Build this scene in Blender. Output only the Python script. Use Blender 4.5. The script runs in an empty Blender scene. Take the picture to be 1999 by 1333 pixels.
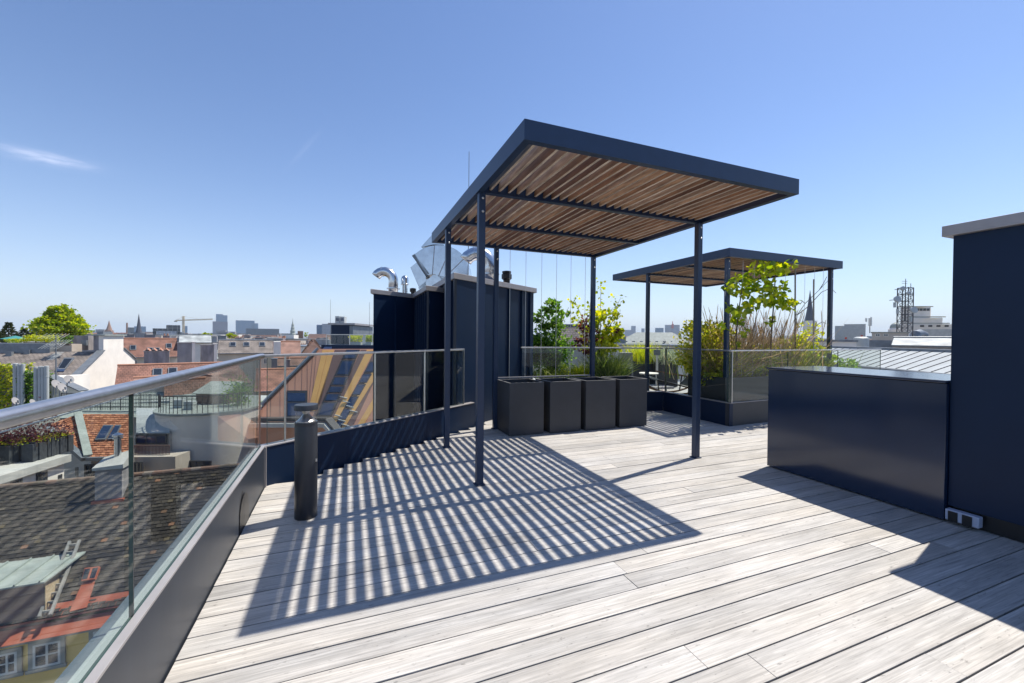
import bpy, math, random
import numpy as np
from mathutils import Vector, Matrix
random.seed(7)
R = random.Random(11)
C = bpy.context.scene.collection
rad = math.radians
# ---------------------------------------------------------------- camera
F, CX, CY, EYE = 806.24, 999.5, 666.5, 1.3
YAW, PIT, ROL = 0.376914, 0.010648, -0.008972
def cam_axes():
    f = Vector((math.sin(YAW)*math.cos(PIT), math.cos(YAW)*math.cos(PIT), -math.sin(PIT)))
    r = Vector((math.cos(YAW), -math.sin(YAW), 0)); d = f.cross(r)
    c, s = math.cos(ROL), math.sin(ROL)
    return c*r+s*d, -s*r+c*d, f
RT, DN, FW = cam_axes()
EYEV = Vector((0, 0, EYE))
def ray(x, y): return RT*((x-CX)/F)+DN*((y-CY)/F)+FW
def at(x, y, D): return EYEV+ray(x, y)*D
def onz(x, y, z): d = ray(x, y); return EYEV+d*((z-EYE)/d.z)
def onY(x, y, Y): d = ray(x, y); return EYEV+d*(Y/d.y)
def onX(x, y, X): d = ray(x, y); return EYEV+d*(X/d.x)
def onplane(x, y, p, n): d = ray(x, y); return EYEV+d*((p-EYEV).dot(n)/d.dot(n))
cam = bpy.data.cameras.new('camera'); co = bpy.data.objects.new('camera', cam); C.objects.link(co)
cam.sensor_width = 36; cam.lens = F*36/1999; cam.clip_start = .05; cam.clip_end = 20000
m3 = Matrix((RT, -DN, -FW)).transposed(); co.matrix_world = Matrix.Translation(EYEV) @ m3.to_4x4()
bpy.context.scene.camera = co
# ---------------------------------------------------------------- light
SUN = Vector((1.47, .36, 2.68)).normalized()
sl = bpy.data.lights.new('sun', 'SUN'); sl.energy = 5.0; sl.angle = rad(.5); sl.color = (1, .94, .84)
so = bpy.data.objects.new('sun', sl); C.objects.link(so); so.rotation_euler = (-SUN).to_track_quat('-Z', 'Y').to_euler()
so.location = (20, 10, 40)
W = bpy.data.worlds.new('World'); bpy.context.scene.world = W; W.use_nodes = True
nt = W.node_tree; bg = nt.nodes['Background']
sky = nt.nodes.new('ShaderNodeTexSky'); sky.sky_type = 'NISHITA'; sky.sun_disc = False
sky.sun_elevation = math.asin(SUN.z); sky.sun_rotation = math.atan2(SUN.x, SUN.y)
sky.altitude = 200; sky.air_density = 1.0; sky.dust_density = 0.2; sky.ozone_density = 3.0
bg.inputs[1].default_value = .123
def wn(t): return nt.nodes.new(t)
tc = wn('ShaderNodeTexCoord')
def dot(v):
    n = wn('ShaderNodeVectorMath'); n.operation = 'DOT_PRODUCT'; n.inputs[1].default_value = v
    nt.links.new(tc.outputs['Generated'], n.inputs[0]); return n.outputs['Value']
def mth(op, a, b=None):
    n = wn('ShaderNodeMath'); n.operation = op
    for i, v in ((0, a), (1, b)):
        if v is None: continue
        if isinstance(v, (int, float)): n.inputs[i].default_value = v
        else: nt.links.new(v, n.inputs[i])
    return n.outputs[0]
def cirrus(px, py, hw, hh, tilt, amt):
    c = ray(px, py).normalized(); u = c.cross(Vector((0, 0, 1))).normalized(); v = u.cross(c)
    u, v = u*math.cos(tilt)+v*math.sin(tilt), -u*math.sin(tilt)+v*math.cos(tilt)
    a = mth('MULTIPLY', mth('SUBTRACT', dot(u), u.dot(c)), 1/hw); b = mth('MULTIPLY', mth('SUBTRACT', dot(v), v.dot(c)), 1/hh)
    r2 = mth('ADD', mth('MULTIPLY', a, a), mth('MULTIPLY', b, b))
    cv = wn('ShaderNodeCombineXYZ'); nt.links.new(a, cv.inputs[0]); nt.links.new(b, cv.inputs[1])
    no = wn('ShaderNodeTexNoise'); no.inputs['Scale'].default_value = 1.7; no.inputs['Detail'].default_value = 5
    nt.links.new(cv.outputs[0], no.inputs[0])
    g = mth('MULTIPLY', mth('POWER', 2.718, mth('MULTIPLY', r2, -1.6)), mth('MULTIPLY', mth('MAXIMUM', mth('SUBTRACT', no.outputs[0], .25), 0), amt))
    return mth('MULTIPLY', g, mth('GREATER_THAN', dot(c), .5))
cl = mth('MINIMUM', mth('ADD', mth('ADD', cirrus(95, 310, .052, .010, .05, .75), cirrus(595, 290, .05, .006, .95, .11)), cirrus(60, 296, .05, .006, .02, .3)), .8)
mx = wn('ShaderNodeMix'); mx.data_type = 'RGBA'; nt.links.new(cl, mx.inputs[0]); nt.links.new(sky.outputs[0], mx.inputs[6]); mx.inputs[7].default_value = (8.5, 9.2, 10.2, 1)
sat = wn('ShaderNodeHueSaturation'); sat.inputs['Saturation'].default_value = 1.1; tint = wn('ShaderNodeVectorMath'); tint.operation = 'MULTIPLY'; tint.inputs[1].default_value = (1.09, 1.0, 1.02); nt.links.new(mx.outputs[2], tint.inputs[0]); nt.links.new(tint.outputs[0], sat.inputs['Color'])
hz = mth('POWER', 2.718, mth('MULTIPLY', mth('MAXIMUM', dot((0, 0, 1)), 0), -8.5)); hzm = wn('ShaderNodeMix'); hzm.data_type = 'RGBA'; nt.links.new(mth('MULTIPLY', hz, .85), hzm.inputs[0])
nt.links.new(sat.outputs[0], hzm.inputs[6]); hzm.inputs[7].default_value = (3.8, 4.6, 5.8, 1); nt.links.new(hzm.outputs[2], bg.inputs[0])
vs = bpy.context.scene.view_settings; vs.view_transform = 'Standard'; vs.look = 'None'; vs.gamma = 1; vs.exposure = .42; vs.use_curve_mapping = False
# ---------------------------------------------------------------- materials
def mat(name, col, rough=.5, metal=0., var=0., scale=4., st=(1, 1, 1), bump=0., col2=None, attr=0., coat=0., spec=.5, detail=6, bdist=.01, wave=None):
    m = bpy.data.materials.new(name); m.use_nodes = True; t = m.node_tree; b = t.nodes['Principled BSDF']
    N = t.nodes.new; L = t.links.new
    b.inputs['Roughness'].default_value = rough; b.inputs['Metallic'].default_value = metal
    b.inputs['Specular IOR Level'].default_value = spec
    if coat: b.inputs['Coat Weight'].default_value = coat; b.inputs['Coat Roughness'].default_value = .08
    tx = N('ShaderNodeTexCoord'); mp = N('ShaderNodeMapping'); mp.inputs['Scale'].default_value = st
    L(tx.outputs['Object'], mp.inputs[0]); vec = mp.outputs[0]
    if attr:
        at_ = N('ShaderNodeAttribute'); at_.attribute_name = 'rnd'
        ad = N('ShaderNodeVectorMath'); ad.operation = 'MULTIPLY_ADD'; L(at_.outputs['Fac'], ad.inputs[0]); ad.inputs[1].default_value = (37, 71, 53); L(vec, ad.inputs[2]); vec = ad.outputs[0]
    no = N('ShaderNodeTexNoise'); no.inputs['Scale'].default_value = scale; no.inputs['Detail'].default_value = detail; no.inputs['Roughness'].default_value = .6
    L(vec, no.inputs[0])
    r = N('ShaderNodeMapRange'); r.inputs[1].default_value = .3; r.inputs[2].default_value = .7; L(no.outputs[0], r.inputs[0])
    c1 = [max(0, c*(1-var)) for c in col]+[1]; c2 = list(col2)+[1] if col2 else [min(1, c*(1+var)) for c in col]+[1]
    mi = N('ShaderNodeMix'); mi.data_type = 'RGBA'; L(r.outputs[0], mi.inputs[0]); mi.inputs[6].default_value = c1; mi.inputs[7].default_value = c2
    out = mi.outputs[2]
    if attr:
        r2 = N('ShaderNodeMapRange'); r2.inputs[3].default_value = 1-attr; r2.inputs[4].default_value = 1+attr; L(at_.outputs['Fac'], r2.inputs[0])
        hs = N('ShaderNodeHueSaturation'); L(r2.outputs[0], hs.inputs['Value']); L(out, hs.inputs['Color']); out = hs.outputs[0]
    L(out, b.inputs['Base Color'])
    if bump:
        bp = N('ShaderNodeBump'); bp.inputs['Strength'].default_value = bump; bp.inputs['Distance'].default_value = bdist; L(no.outputs[0], bp.inputs['Height']); L(bp.outputs[0], b.inputs['Normal'])
    return m
def ramp_attr(m, stops):
    t = m.node_tree; b = t.nodes['Principled BSDF']; a = t.nodes.new('ShaderNodeAttribute'); a.attribute_name = 'rnd'
    rp = t.nodes.new('ShaderNodeValToRGB'); e = rp.color_ramp.elements
    e[0].position, e[0].color = stops[0][0], (*stops[0][1], 1); e[1].position, e[1].color = stops[-1][0], (*stops[-1][1], 1)
    for p, c in stops[1:-1]: k = e.new(p); k.color = (*c, 1)
    t.links.new(a.outputs['Fac'], rp.inputs[0])
    l = b.inputs['Base Color'].links[0].from_socket
    mi = t.nodes.new('ShaderNodeMix'); mi.data_type = 'RGBA'; mi.blend_type = 'MULTIPLY'; mi.inputs[0].default_value = 1
    t.links.new(rp.outputs[0], mi.inputs[6]); t.links.new(l, mi.inputs[7]); t.links.new(mi.outputs[2], b.inputs['Base Color'])
    return m
def leafmat(name, stops, trans=.5):
    m = bpy.data.materials.new(name); m.use_nodes = True; t = m.node_tree; t.nodes.remove(t.nodes['Principled BSDF']); N = t.nodes.new
    a = N('ShaderNodeAttribute'); a.attribute_name = 'rnd'; rp = N('ShaderNodeValToRGB'); e = rp.color_ramp.elements
    e[0].position, e[0].color = stops[0][0], (*stops[0][1], 1); e[1].position, e[1].color = stops[-1][0], (*stops[-1][1], 1)
    for p, c in stops[1:-1]: k = e.new(p); k.color = (*c, 1)
    t.links.new(a.outputs['Fac'], rp.inputs[0])
    d = N('ShaderNodeBsdfDiffuse'); tr = N('ShaderNodeBsdfTranslucent'); g = N('ShaderNodeBsdfGlossy'); g.inputs['Roughness'].default_value = .45
    g.inputs[0].default_value = (.5, .5, .5, 1)
    hs = N('ShaderNodeHueSaturation'); hs.inputs['Value'].default_value = 2.1; hs.inputs['Saturation'].default_value = 1.1; t.links.new(rp.outputs[0], hs.inputs['Color'])
    t.links.new(rp.outputs[0], d.inputs[0]); t.links.new(hs.outputs[0], tr.inputs[0])
    m1 = N('ShaderNodeMixShader'); m1.inputs[0].default_value = trans; t.links.new(d.outputs[0], m1.inputs[1]); t.links.new(tr.outputs[0], m1.inputs[2])
    m2 = N('ShaderNodeMixShader'); m2.inputs[0].default_value = .06; t.links.new(m1.outputs[0], m2.inputs[1]); t.links.new(g.outputs[0], m2.inputs[2])
    t.links.new(m2.outputs[0], t.nodes['Material Output'].inputs[0]); return m
def glassmat(name, tint, refl=1.0):
    m = bpy.data.materials.new(name); m.use_nodes = True; t = m.node_tree; t.nodes.remove(t.nodes['Principled BSDF']); N = t.nodes.new; L = t.links.new
    tr = N('ShaderNodeBsdfTransparent'); tr.inputs[0].default_value = (*tint, 1); gl = N('ShaderNodeBsdfGlossy'); gl.inputs['Roughness'].default_value = .0
    gl.inputs[0].default_value = (refl, refl, refl, 1)
    ge = N('ShaderNodeNewGeometry'); mr = N('ShaderNodeMapRange'); mr.inputs[3].default_value = 1.5; mr.inputs[4].default_value = 1/1.5; L(ge.outputs['Backfacing'], mr.inputs[0])
    fr = N('ShaderNodeFresnel'); L(mr.outputs[0], fr.inputs[0])
    mi = N('ShaderNodeMixShader'); L(fr.outputs[0], mi.inputs[0]); L(tr.outputs[0], mi.inputs[1]); L(gl.outputs[0], mi.inputs[2])
    L(mi.outputs[0], t.nodes['Material Output'].inputs[0]); return m
def tilemat(name, col, col2, bw, rh, mortar=(.03, .02, .02), rough=.8, bump=.6, off=.5, ms=.02, st=(1, 1, 1)):
    m = bpy.data.materials.new(name); m.use_nodes = True; t = m.node_tree; b = t.nodes['Principled BSDF']; N = t.nodes.new; L = t.links.new
    b.inputs['Roughness'].default_value = rough
    tx = N('ShaderNodeTexCoord'); mp = N('ShaderNodeMapping'); mp.inputs['Scale'].default_value = st; L(tx.outputs['UV'], mp.inputs[0])
    br = N('ShaderNodeTexBrick'); br.inputs['Scale'].default_value = 1; br.inputs['Brick Width'].default_value = bw; br.inputs['Row Height'].default_value = rh; br.inputs['Mortar Size'].default_value = ms
    br.offset = off; br.inputs['Color1'].default_value = (*col, 1); br.inputs['Color2'].default_value = (*col2, 1); br.inputs['Mortar'].default_value = (*mortar, 1)
    L(mp.outputs[0], br.inputs[0])
    no = N('ShaderNodeTexNoise'); no.inputs['Scale'].default_value = .9; no.inputs['Detail'].default_value = 8; L(tx.outputs['Object'], no.inputs[0])
    r = N('ShaderNodeMapRange'); r.inputs[1].default_value = .3; r.inputs[2].default_value = .7; r.inputs[3].default_value = .55; r.inputs[4].default_value = 1.25; L(no.outputs[0], r.inputs[0])
    hs = N('ShaderNodeHueSaturation'); L(r.outputs[0], hs.inputs['Value']); L(br.outputs[0], hs.inputs['Color']); L(hs.outputs[0], b.inputs['Base Color'])
    bp = N('ShaderNodeBump'); bp.inputs['Strength'].default_value = bump; bp.inputs['Distance'].default_value = .03; bp.invert = True; L(br.outputs['Fac'], bp.inputs['Height']); L(bp.outputs[0], b.inputs['Normal'])
    return m
def deckmat(name):
    m = bpy.data.materials.new(name); m.use_nodes = True; t = m.node_tree; b = t.nodes['Principled BSDF']; N = t.nodes.new; L = t.links.new
    tx = N('ShaderNodeTexCoord'); a = N('ShaderNodeAttribute'); a.attribute_name = 'rnd'
    ad = N('ShaderNodeVectorMath'); ad.operation = 'MULTIPLY_ADD'; L(a.outputs['Fac'], ad.inputs[0]); ad.inputs[1].default_value = (37, 71, 53); L(tx.outputs['Object'], ad.inputs[2])
    def noise(st, sc, dt, ro=.6, dist=0.):
        mp = N('ShaderNodeMapping'); mp.inputs['Scale'].default_value = st; L(ad.outputs[0], mp.inputs[0]); n = N('ShaderNodeTexNoise'); n.inputs['Scale'].default_value = sc; n.inputs['Detail'].default_value = dt; n.inputs['Roughness'].default_value = ro; n.inputs['Distortion'].default_value = dist; L(mp.outputs[0], n.inputs[0]); return n.outputs[0]
    def rng(s, lo, hi, a0, a1): r = N('ShaderNodeMapRange'); r.inputs[1].default_value = lo; r.inputs[2].default_value = hi; r.inputs[3].default_value = a0; r.inputs[4].default_value = a1; L(s, r.inputs[0]); return r.outputs[0]
    def mul(x, y): n = N('ShaderNodeMath'); n.operation = 'MULTIPLY'; L(x, n.inputs[0]); L(y, n.inputs[1]); return n.outputs[0]
    fine = noise((1.3, 55, 10), 2.2, 8, .65, .4); grain = noise((.9, 16, 5), 2.6, 6, .6, 1.2); blot = noise((1, 1.6, 1), 1.7, 5); spk = noise((5, 16, 5), 4, 3)
    v = mul(mul(rng(fine, .3, .7, .66, 1.2), rng(grain, .3, .72, .74, 1.14)), mul(rng(blot, .3, .7, .84, 1.12), rng(a.outputs['Fac'], 0, 1, .88, 1.07)))
    v = mul(v, rng(spk, .27, .36, .55, 1.0))
    hue = noise((.6, 3, 1), 1.3, 2); mx_ = N('ShaderNodeMix'); mx_.data_type = 'RGBA'; L(rng(hue, .35, .65, 0, 1), mx_.inputs[0]); mx_.inputs[6].default_value = (.475, .46, .44, 1); mx_.inputs[7].default_value = (.50, .47, .43, 1)
    hs = N('ShaderNodeHueSaturation'); L(v, hs.inputs['Value']); L(mx_.outputs[2], hs.inputs['Color']); L(hs.outputs[0], b.inputs['Base Color']); b.inputs['Roughness'].default_value = .58
    bp = N('ShaderNodeBump'); bp.inputs['Strength'].default_value = .45; bp.inputs['Distance'].default_value = .003; L(mul(fine, grain), bp.inputs['Height']); L(bp.outputs[0], b.inputs['Normal']); return m
MT = {}
MT['deck'] = deckmat('weathered_decking')
MT['slat'] = ramp_attr(mat('larch_slats', (.8, .8, .8), .75, var=.5, scale=4, st=(9, 1.1, 9), attr=.2, bump=.3), [(0, (.24, .12, .06)), (.3, (.43, .24, .125)), (.55, (.58, .38, .22)), (.78, (.46, .35, .26)), (1, (.70, .59, .48))])
MT['dark'] = mat('anthracite_panel', (.007, .020, .052), .4, var=.12, scale=1.2, bump=.06, bdist=.02, spec=.22)
MT['kitchen'] = mat('glossy_anthracite', (.008, .021, .056), .15, var=.15, scale=1.1, bump=.04, bdist=.02, spec=.8)
MT['post'] = mat('powder_coated_steel', (.015, .033, .076), .38, var=.1, scale=9, bump=.05, bdist=.003)
MT['parapet'] = mat('grey_coated_sheet', (.024, .030, .042), .42, var=.12, scale=2.5, st=(3, 3, .6), bump=.05, bdist=.01)
MT['charcoal'] = mat('charcoal_coated_aluminium', (.028, .031, .039), .42, var=.1, scale=6, bump=.04, bdist=.003)
MT['planter'] = mat('matt_fibre_cement', (.036, .038, .045), .55, var=.18, scale=3, bump=.1, bdist=.004)
MT['cap'] = mat('zinc_coping', (.36, .34, .34), .45, metal=.35, var=.14, scale=3, bump=.08, bdist=.006)
MT['zincdark'] = mat('weathered_zinc', (.19, .21, .23), .45, metal=.3, var=.2, scale=2, bump=.06)
MT['steel'] = mat('brushed_steel', (.60, .585, .57), .34, metal=1, var=.1, scale=30, bump=.03, bdist=.002)
MT['duct'] = mat('galvanised_duct', (.62, .64, .66), .24, metal=1, var=.12, scale=8, bump=.1, bdist=.006)
MT['glass'] = glassmat('balustrade_glass', (.94, .975, .955), .72)
MT['lampglass'] = glassmat('lamp_glass', (.95, .95, .95))
MT['edge'] = mat('glass_edge', (.04, .075, .06), .25)
MT['white'] = mat('white_render', (.78, .73, .66), .85, var=.08, scale=.8, bump=.1, bdist=.01)
MT['cream'] = mat('cream_render', (.66, .58, .47), .85, var=.1, scale=.8, bump=.1)
MT['yellow'] = mat('yellow_render', (.92, .63, .19), .85, var=.1, scale=.9, bump=.12)
MT['beige'] = mat('beige_render', (.50, .44, .375), .88, var=.13, scale=.7, bump=.12)
MT['grey'] = mat('grey_render', (.30, .29, .29), .88, var=.22, scale=.9, st=(1.5, 1.5, .5), bump=.15)
MT['sooty'] = mat('sooty_chimney_render', (.27, .25, .25), .9, var=.35, scale=1.3, st=(2, 2, .5), bump=.2)
MT['trim'] = mat('stone_trim', (.34, .33, .28), .8, var=.1, scale=3)
MT['whiteframe'] = mat('white_window_frame', (.66, .66, .62), .5)
MT['darkframe'] = mat('dark_window_frame', (.05, .05, .055), .4)
MT['pane'] = mat('window_pane', (.018, .024, .032), .04, var=.4, scale=.7, spec=.7)
MT['bluepane'] = mat('blue_window_pane', (.03, .05, .105), .05, var=.3, scale=.8, spec=.8)
MT['slate'] = tilemat('slate_shingles', (.25, .215, .19), (.21, .18, .16), .42, .32, (.09, .08, .075), bump=.4, ms=.03)
MT['redtile'] = tilemat('red_roof_tiles', (.29, .14, .098), (.23, .115, .085), .3, .3, (.13, .055, .04))
MT['browntile'] = tilemat('brown_roof_tiles', (.22, .12, .09), (.17, .10, .08), .3, .3, (.07, .04, .03))
MT['salmontile'] = tilemat('salmon_roof_tiles', (.37, .22, .17), (.32, .19, .145), .3, .3, (.25, .12, .09))
MT['seam'] = tilemat('standing_seam_zinc', (.44, .47, .46), (.40, .43, .43), 6, .62, (.05, .055, .06), rough=.5, bump=.7, ms=.035, off=0)
MT['patina'] = mat('green_copper_roof', (.30, .335, .308), .65, var=.18, scale=1.2, st=(2, 2, .5), bump=.1)
MT['palemetal'] = mat('pale_sheet_roof', (.42, .445, .44), .5, var=.12, scale=1.5, bump=.08)
MT['redmetal'] = mat('red_painted_sheet', (.42, .12, .065), .5, var=.18, scale=2.5, bump=.1)
MT['oldtile'] = ramp_attr(mat('old_plain_tiles', (1, 1, 1), .9, var=.42, scale=.7, attr=.1, bump=.4, bdist=.012), [(0, (.036, .029, .023)), (.5, (.056, .046, .037)), (.93, (.085, .070, .054)), (.985, (.14, .11, .065)), (.992, (.24, .12, .07)), (1, (.30, .15, .08))])
MT['orangetile'] = ramp_attr(mat('orange_plain_tiles', (1, 1, 1), .8, var=.18, scale=5, attr=.14, bump=.3), [(0, (.34, .12, .06)), (.5, (.46, .18, .09)), (1, (.56, .25, .13))])
MT['brownpan'] = mat('brown_cladding', (.55, .285, .19), .42, metal=.15, var=.08, scale=.6)
MT['darkpan'] = mat('dark_brown_cladding', (.20, .125, .105), .4, metal=.15, var=.08, scale=.6)
MT['goldpan'] = mat('gold_cladding', (.74, .41, .14), .4, metal=.15, var=.07, scale=.6)
MT['conc'] = mat('pale_concrete', (.48, .47, .44), .85, var=.15, scale=1.5, bump=.1)
MT['street'] = mat('city_ground', (.16, .155, .15), .9, var=.3, scale=.05)
MT['rim'] = mat('sunlit_grey_rim', (.13, .13, .13), .6, var=.3, scale=12)  # paler than the shell: sunlight on the planters' top edges, put into the colour
MT['black'] = mat('black_plastic', (.012, .012, .014), .4)
MT['plastic'] = mat('light_plastic', (.42, .46, .58), .35)
MT['bark'] = mat('bark', (.13, .10, .075), .9, var=.35, scale=9, st=(3, 3, .6), bump=.4)
MT['soil'] = mat('soil', (.045, .034, .025), .95, var=.4, scale=20, bump=.5)
MT['teal'] = mat('teal_canvas', (.04, .22, .22), .8)
MT['pot'] = mat('clay_pots', (.40, .20, .13), .8, var=.15)
MT['tarp'] = mat('dark_fabric', (.05, .055, .062), .75, var=.3, scale=5, bump=.5, bdist=.03)
MT['timber'] = mat('grey_timber', (.27, .26, .245), .85, var=.3, scale=6, st=(1, 1, .3), bump=.3)
MT['osb'] = mat('chip_board', (.50, .38, .24), .85, var=.3, scale=14)
MT['towerblue'] = tilemat('blue_glass_tower', (.10, .20, .33), (.13, .24, .38), 3.2, 3.4, (.22, .27, .33), rough=.25, bump=.0, ms=.1, off=0)
MT['towerdark'] = tilemat('dark_glass_tower', (.10, .10, .17), (.12, .12, .19), 3.2, 3.4, (.17, .16, .21), rough=.35, bump=.0, ms=.12, off=0)
MT['towergrey'] = tilemat('grey_office_block', (.27, .31, .37), (.30, .34, .40), 3.0, 3.4, (.42, .45, .49), rough=.5, bump=.0, ms=.3, off=0)
MT['officedark'] = tilemat('dark_office_block', (.055, .065, .075), (.08, .09, .10), 4, 3.3, (.26, .26, .25), rough=.5, bump=.0, ms=.25, off=0)
MT['spire'] = mat('slate_spire', (.075, .08, .105), .6, var=.2, scale=.8)
MT['brick'] = mat('brown_brick', (.28, .16, .11), .85, var=.15, scale=1)
MT['crane'] = mat('crane_yellow', (.55, .45, .28), .6)
MT['lattice'] = mat('grey_lattice_steel', (.09, .085, .085), .5, metal=.3)
MT['redpaint'] = mat('red_paint', (.5, .06, .04), .5)
G = lambda *c: c
MT['lf_bright'] = leafmat('bright_leaves', [(0, (.09, .16, .012)), (.5, (.25, .33, .02)), (1, (.50, .48, .035))])
MT['lf_mid'] = leafmat('mid_green_leaves', [(0, (.04, .10, .018)), (.6, (.11, .21, .03)), (1, (.26, .37, .05))])
MT['lf_yellow'] = leafmat('yellow_green_leaves', [(0, (.17, .24, .02)), (.5, (.36, .40, .03)), (1, (.60, .54, .06))])
MT['lf_olive'] = leafmat('olive_leaves', [(0, (.15, .20, .02)), (.5, (.38, .39, .04)), (1, (.62, .54, .08))])
MT['lf_dark'] = leafmat('dark_needles', [(0, (.018, .03, .014)), (1, (.075, .085, .03))], .25)
MT['lf_red'] = leafmat('red_leaves', [(0, (.045, .014, .022)), (.7, (.11, .03, .04)), (1, (.24, .09, .05))])
MT['lf_grass'] = leafmat('green_grass_blades', [(0, (.07, .11, .02)), (.6, (.19, .24, .05)), (1, (.40, .40, .13))])
MT['lf_straw'] = leafmat('straw_grass_blades', [(0, (.20, .14, .075)), (.6, (.42, .31, .18)), (1, (.62, .49, .32))], .45)
MT['lf_silver'] = leafmat('silver_leaves', [(0, (.17, .21, .13)), (1, (.42, .45, .32))], .3)
# ---------------------------------------------------------------- mesh building
FR = {}
class MB:
    def __init__(s): s.v = []; s.f = []; s.r = []; s.uv = {}; s.mi = []
    def face(s, pts, r=0., uv=None, mi=0):
        n = len(s.v); s.v += [tuple(p) for p in pts]; s.f.append(tuple(range(n, n+len(pts)))); s.r.append(r); s.mi.append(mi)
        if uv: s.uv[len(s.f)-1] = uv
        return s
    def box(s, a, b, r=0., M=None, mi=0):
        x0, y0, z0 = a; x1, y1, z1 = b
        P = [Vector(p) for p in ((x0,y0,z0),(x1,y0,z0),(x1,y1,z0),(x0,y1,z0),(x0,y0,z1),(x1,y0,z1),(x1,y1,z1),(x0,y1,z1))]
        if M is not None: P = [M @ p for p in P]
        n = len(s.v); s.v += [tuple(p) for p in P]
        for q in ((3,2,1,0),(4,5,6,7),(0,1,5,4),(1,2,6,5),(2,3,7,6),(3,0,4,7)):
            s.f.append(tuple(n+i for i in q)); s.r.append(r); s.mi.append(mi)
        return s
    def prism(s, base, z0, z1, r=0.):
        """vertical prism over a ccw list of (x,y); z0, z1 may be lists"""
        n = len(base); k = len(s.v); Z0 = z0 if isinstance(z0, (list, tuple)) else [z0]*n; Z1 = z1 if isinstance(z1, (list, tuple)) else [z1]*n
        s.v += [(p[0], p[1], Z0[i]) for i, p in enumerate(base)]+[(p[0], p[1], Z1[i]) for i, p in enumerate(base)]
        s.f += [tuple(k+i for i in reversed(range(n))), tuple(k+n+i for i in range(n))]; s.r += [r, r]; s.mi += [0, 0]
        for i in range(n): j = (i+1) % n; s.f.append((k+i, k+j, k+n+j, k+n+i)); s.r.append(r); s.mi.append(0)
        return s
    def slab(s, pts, t, r=0.):
        """thick polygon: pts ccw seen from outside, thickness t inward"""
        P = [Vector(p) for p in pts]; n = len(P); nn = (P[1]-P[0]).cross(P[2]-P[0]).normalized(); k = len(s.v)
        s.v += [tuple(p) for p in P]+[tuple(p-nn*t) for p in P]
        s.f.append(tuple(k+i for i in range(n))); s.f.append(tuple(k+n+i for i in reversed(range(n)))); s.r += [r, r]; s.mi += [0, 0]
        for i in range(n): j = (i+1) % n; s.f.append((k+j, k+i, k+n+i, k+n+j)); s.r.append(r); s.mi.append(0)
        return s
    def tube(s, pts, rr, n=10, cap=True, r=0.):
        P = [Vector(p) for p in pts]; k = len(s.v); m = len(P); rr = rr if isinstance(rr, (list, tuple)) else [rr]*m; prev = None
        for i, p in enumerate(P):
            d = (P[min(i+1, m-1)]-P[max(i-1, 0)]).normalized()
            if prev is None:
                a = Vector((0, 0, 1)) if abs(d.z) < .9 else Vector((1, 0, 0)); u = d.cross(a).normalized()
            else: u = (prev-d*prev.dot(d)).normalized()
            prev = u; w = d.cross(u)
            for j in range(n): an = 2*math.pi*j/n; s.v.append(tuple(p+(u*math.cos(an)+w*math.sin(an))*rr[i]))
        for i in range(m-1):
            for j in range(n): q = (j+1) % n; s.f.append((k+i*n+j, k+i*n+q, k+(i+1)*n+q, k+(i+1)*n+j)); s.r.append(r); s.mi.append(0)
        if cap: s.f.append(tuple(k+j for j in reversed(range(n)))); s.f.append(tuple(k+(m-1)*n+j for j in range(n))); s.r += [r, r]; s.mi += [0, 0]
        return s
    def bar(s, a, b, w, h=None, r=0.):
        a, b = Vector(a), Vector(b); h = h or w; d = (b-a); L = d.length; d.normalize(); up = Vector((0, 0, 1)) if abs(d.z) < .95 else Vector((0, 1, 0))
        u = d.cross(up).normalized(); v = u.cross(d); M = Matrix((u, d, v)).transposed().to_4x4(); M.translation = a
        return s.box((-w/2, 0, -h/2), (w/2, L, h/2), r, M)
    def lathe(s, c, prof, n=24, r=0.):
        c = Vector(c); k = len(s.v); m = len(prof)
        for rr, z in prof:
            for j in range(n): an = 2*math.pi*j/n; s.v.append((c.x+rr*math.cos(an), c.y+rr*math.sin(an), c.z+z))
        for i in range(m-1):
            for j in range(n): q = (j+1) % n; s.f.append((k+i*n+j, k+i*n+q, k+(i+1)*n+q, k+(i+1)*n+j)); s.r.append(r); s.mi.append(0)
        s.f.append(tuple(k+j for j in reversed(range(n)))); s.f.append(tuple(k+(m-1)*n+j for j in range(n))); s.r += [r, r]; s.mi += [0, 0]
        return s
    def leaf(s, p, d, size, wid=.36, r=None, fold=.25):
        d = d.normalized(); a = Vector((R.gauss(0, 1), R.gauss(0, 1), R.gauss(0, 1))); u = d.cross(a)
        if u.length < 1e-4: u = Vector((1, 0, 0))
        u.normalize(); n = u.cross(d); k = len(s.v); r = R.random() if r is None else r
        m = p+d*size*.5
        s.v += [tuple(p), tuple(m+u*size*wid+n*size*fold*.5), tuple(p+d*size), tuple(m-u*size*wid+n*size*fold*.5)]
        s.f += [(k, k+1, k+2), (k, k+2, k+3)]; s.r += [r, r]; s.mi += [0, 0]
        return s
    def blade(s, p, d, L, w, bend, r=None, seg=4):
        r = R.random() if r is None else r; d = d.normalized(); sd = d.cross(Vector((R.gauss(0, 1), R.gauss(0, 1), .2))).normalized(); k = len(s.v); q = p.copy()
        for i in range(seg+1):
            t = i/seg; ww = w*(1-t**1.6)+.0006
            s.v += [tuple(q+sd*ww), tuple(q-sd*ww)]
            d = (d+Vector((bend.x, bend.y, bend.z-.12*t))*(1/seg)).normalized(); q = q+d*(L/seg)
        for i in range(seg): s.f.append((k+2*i, k+2*i+1, k+2*i+3, k+2*i+2)); s.r.append(r); s.mi.append(0)
        return s
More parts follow.
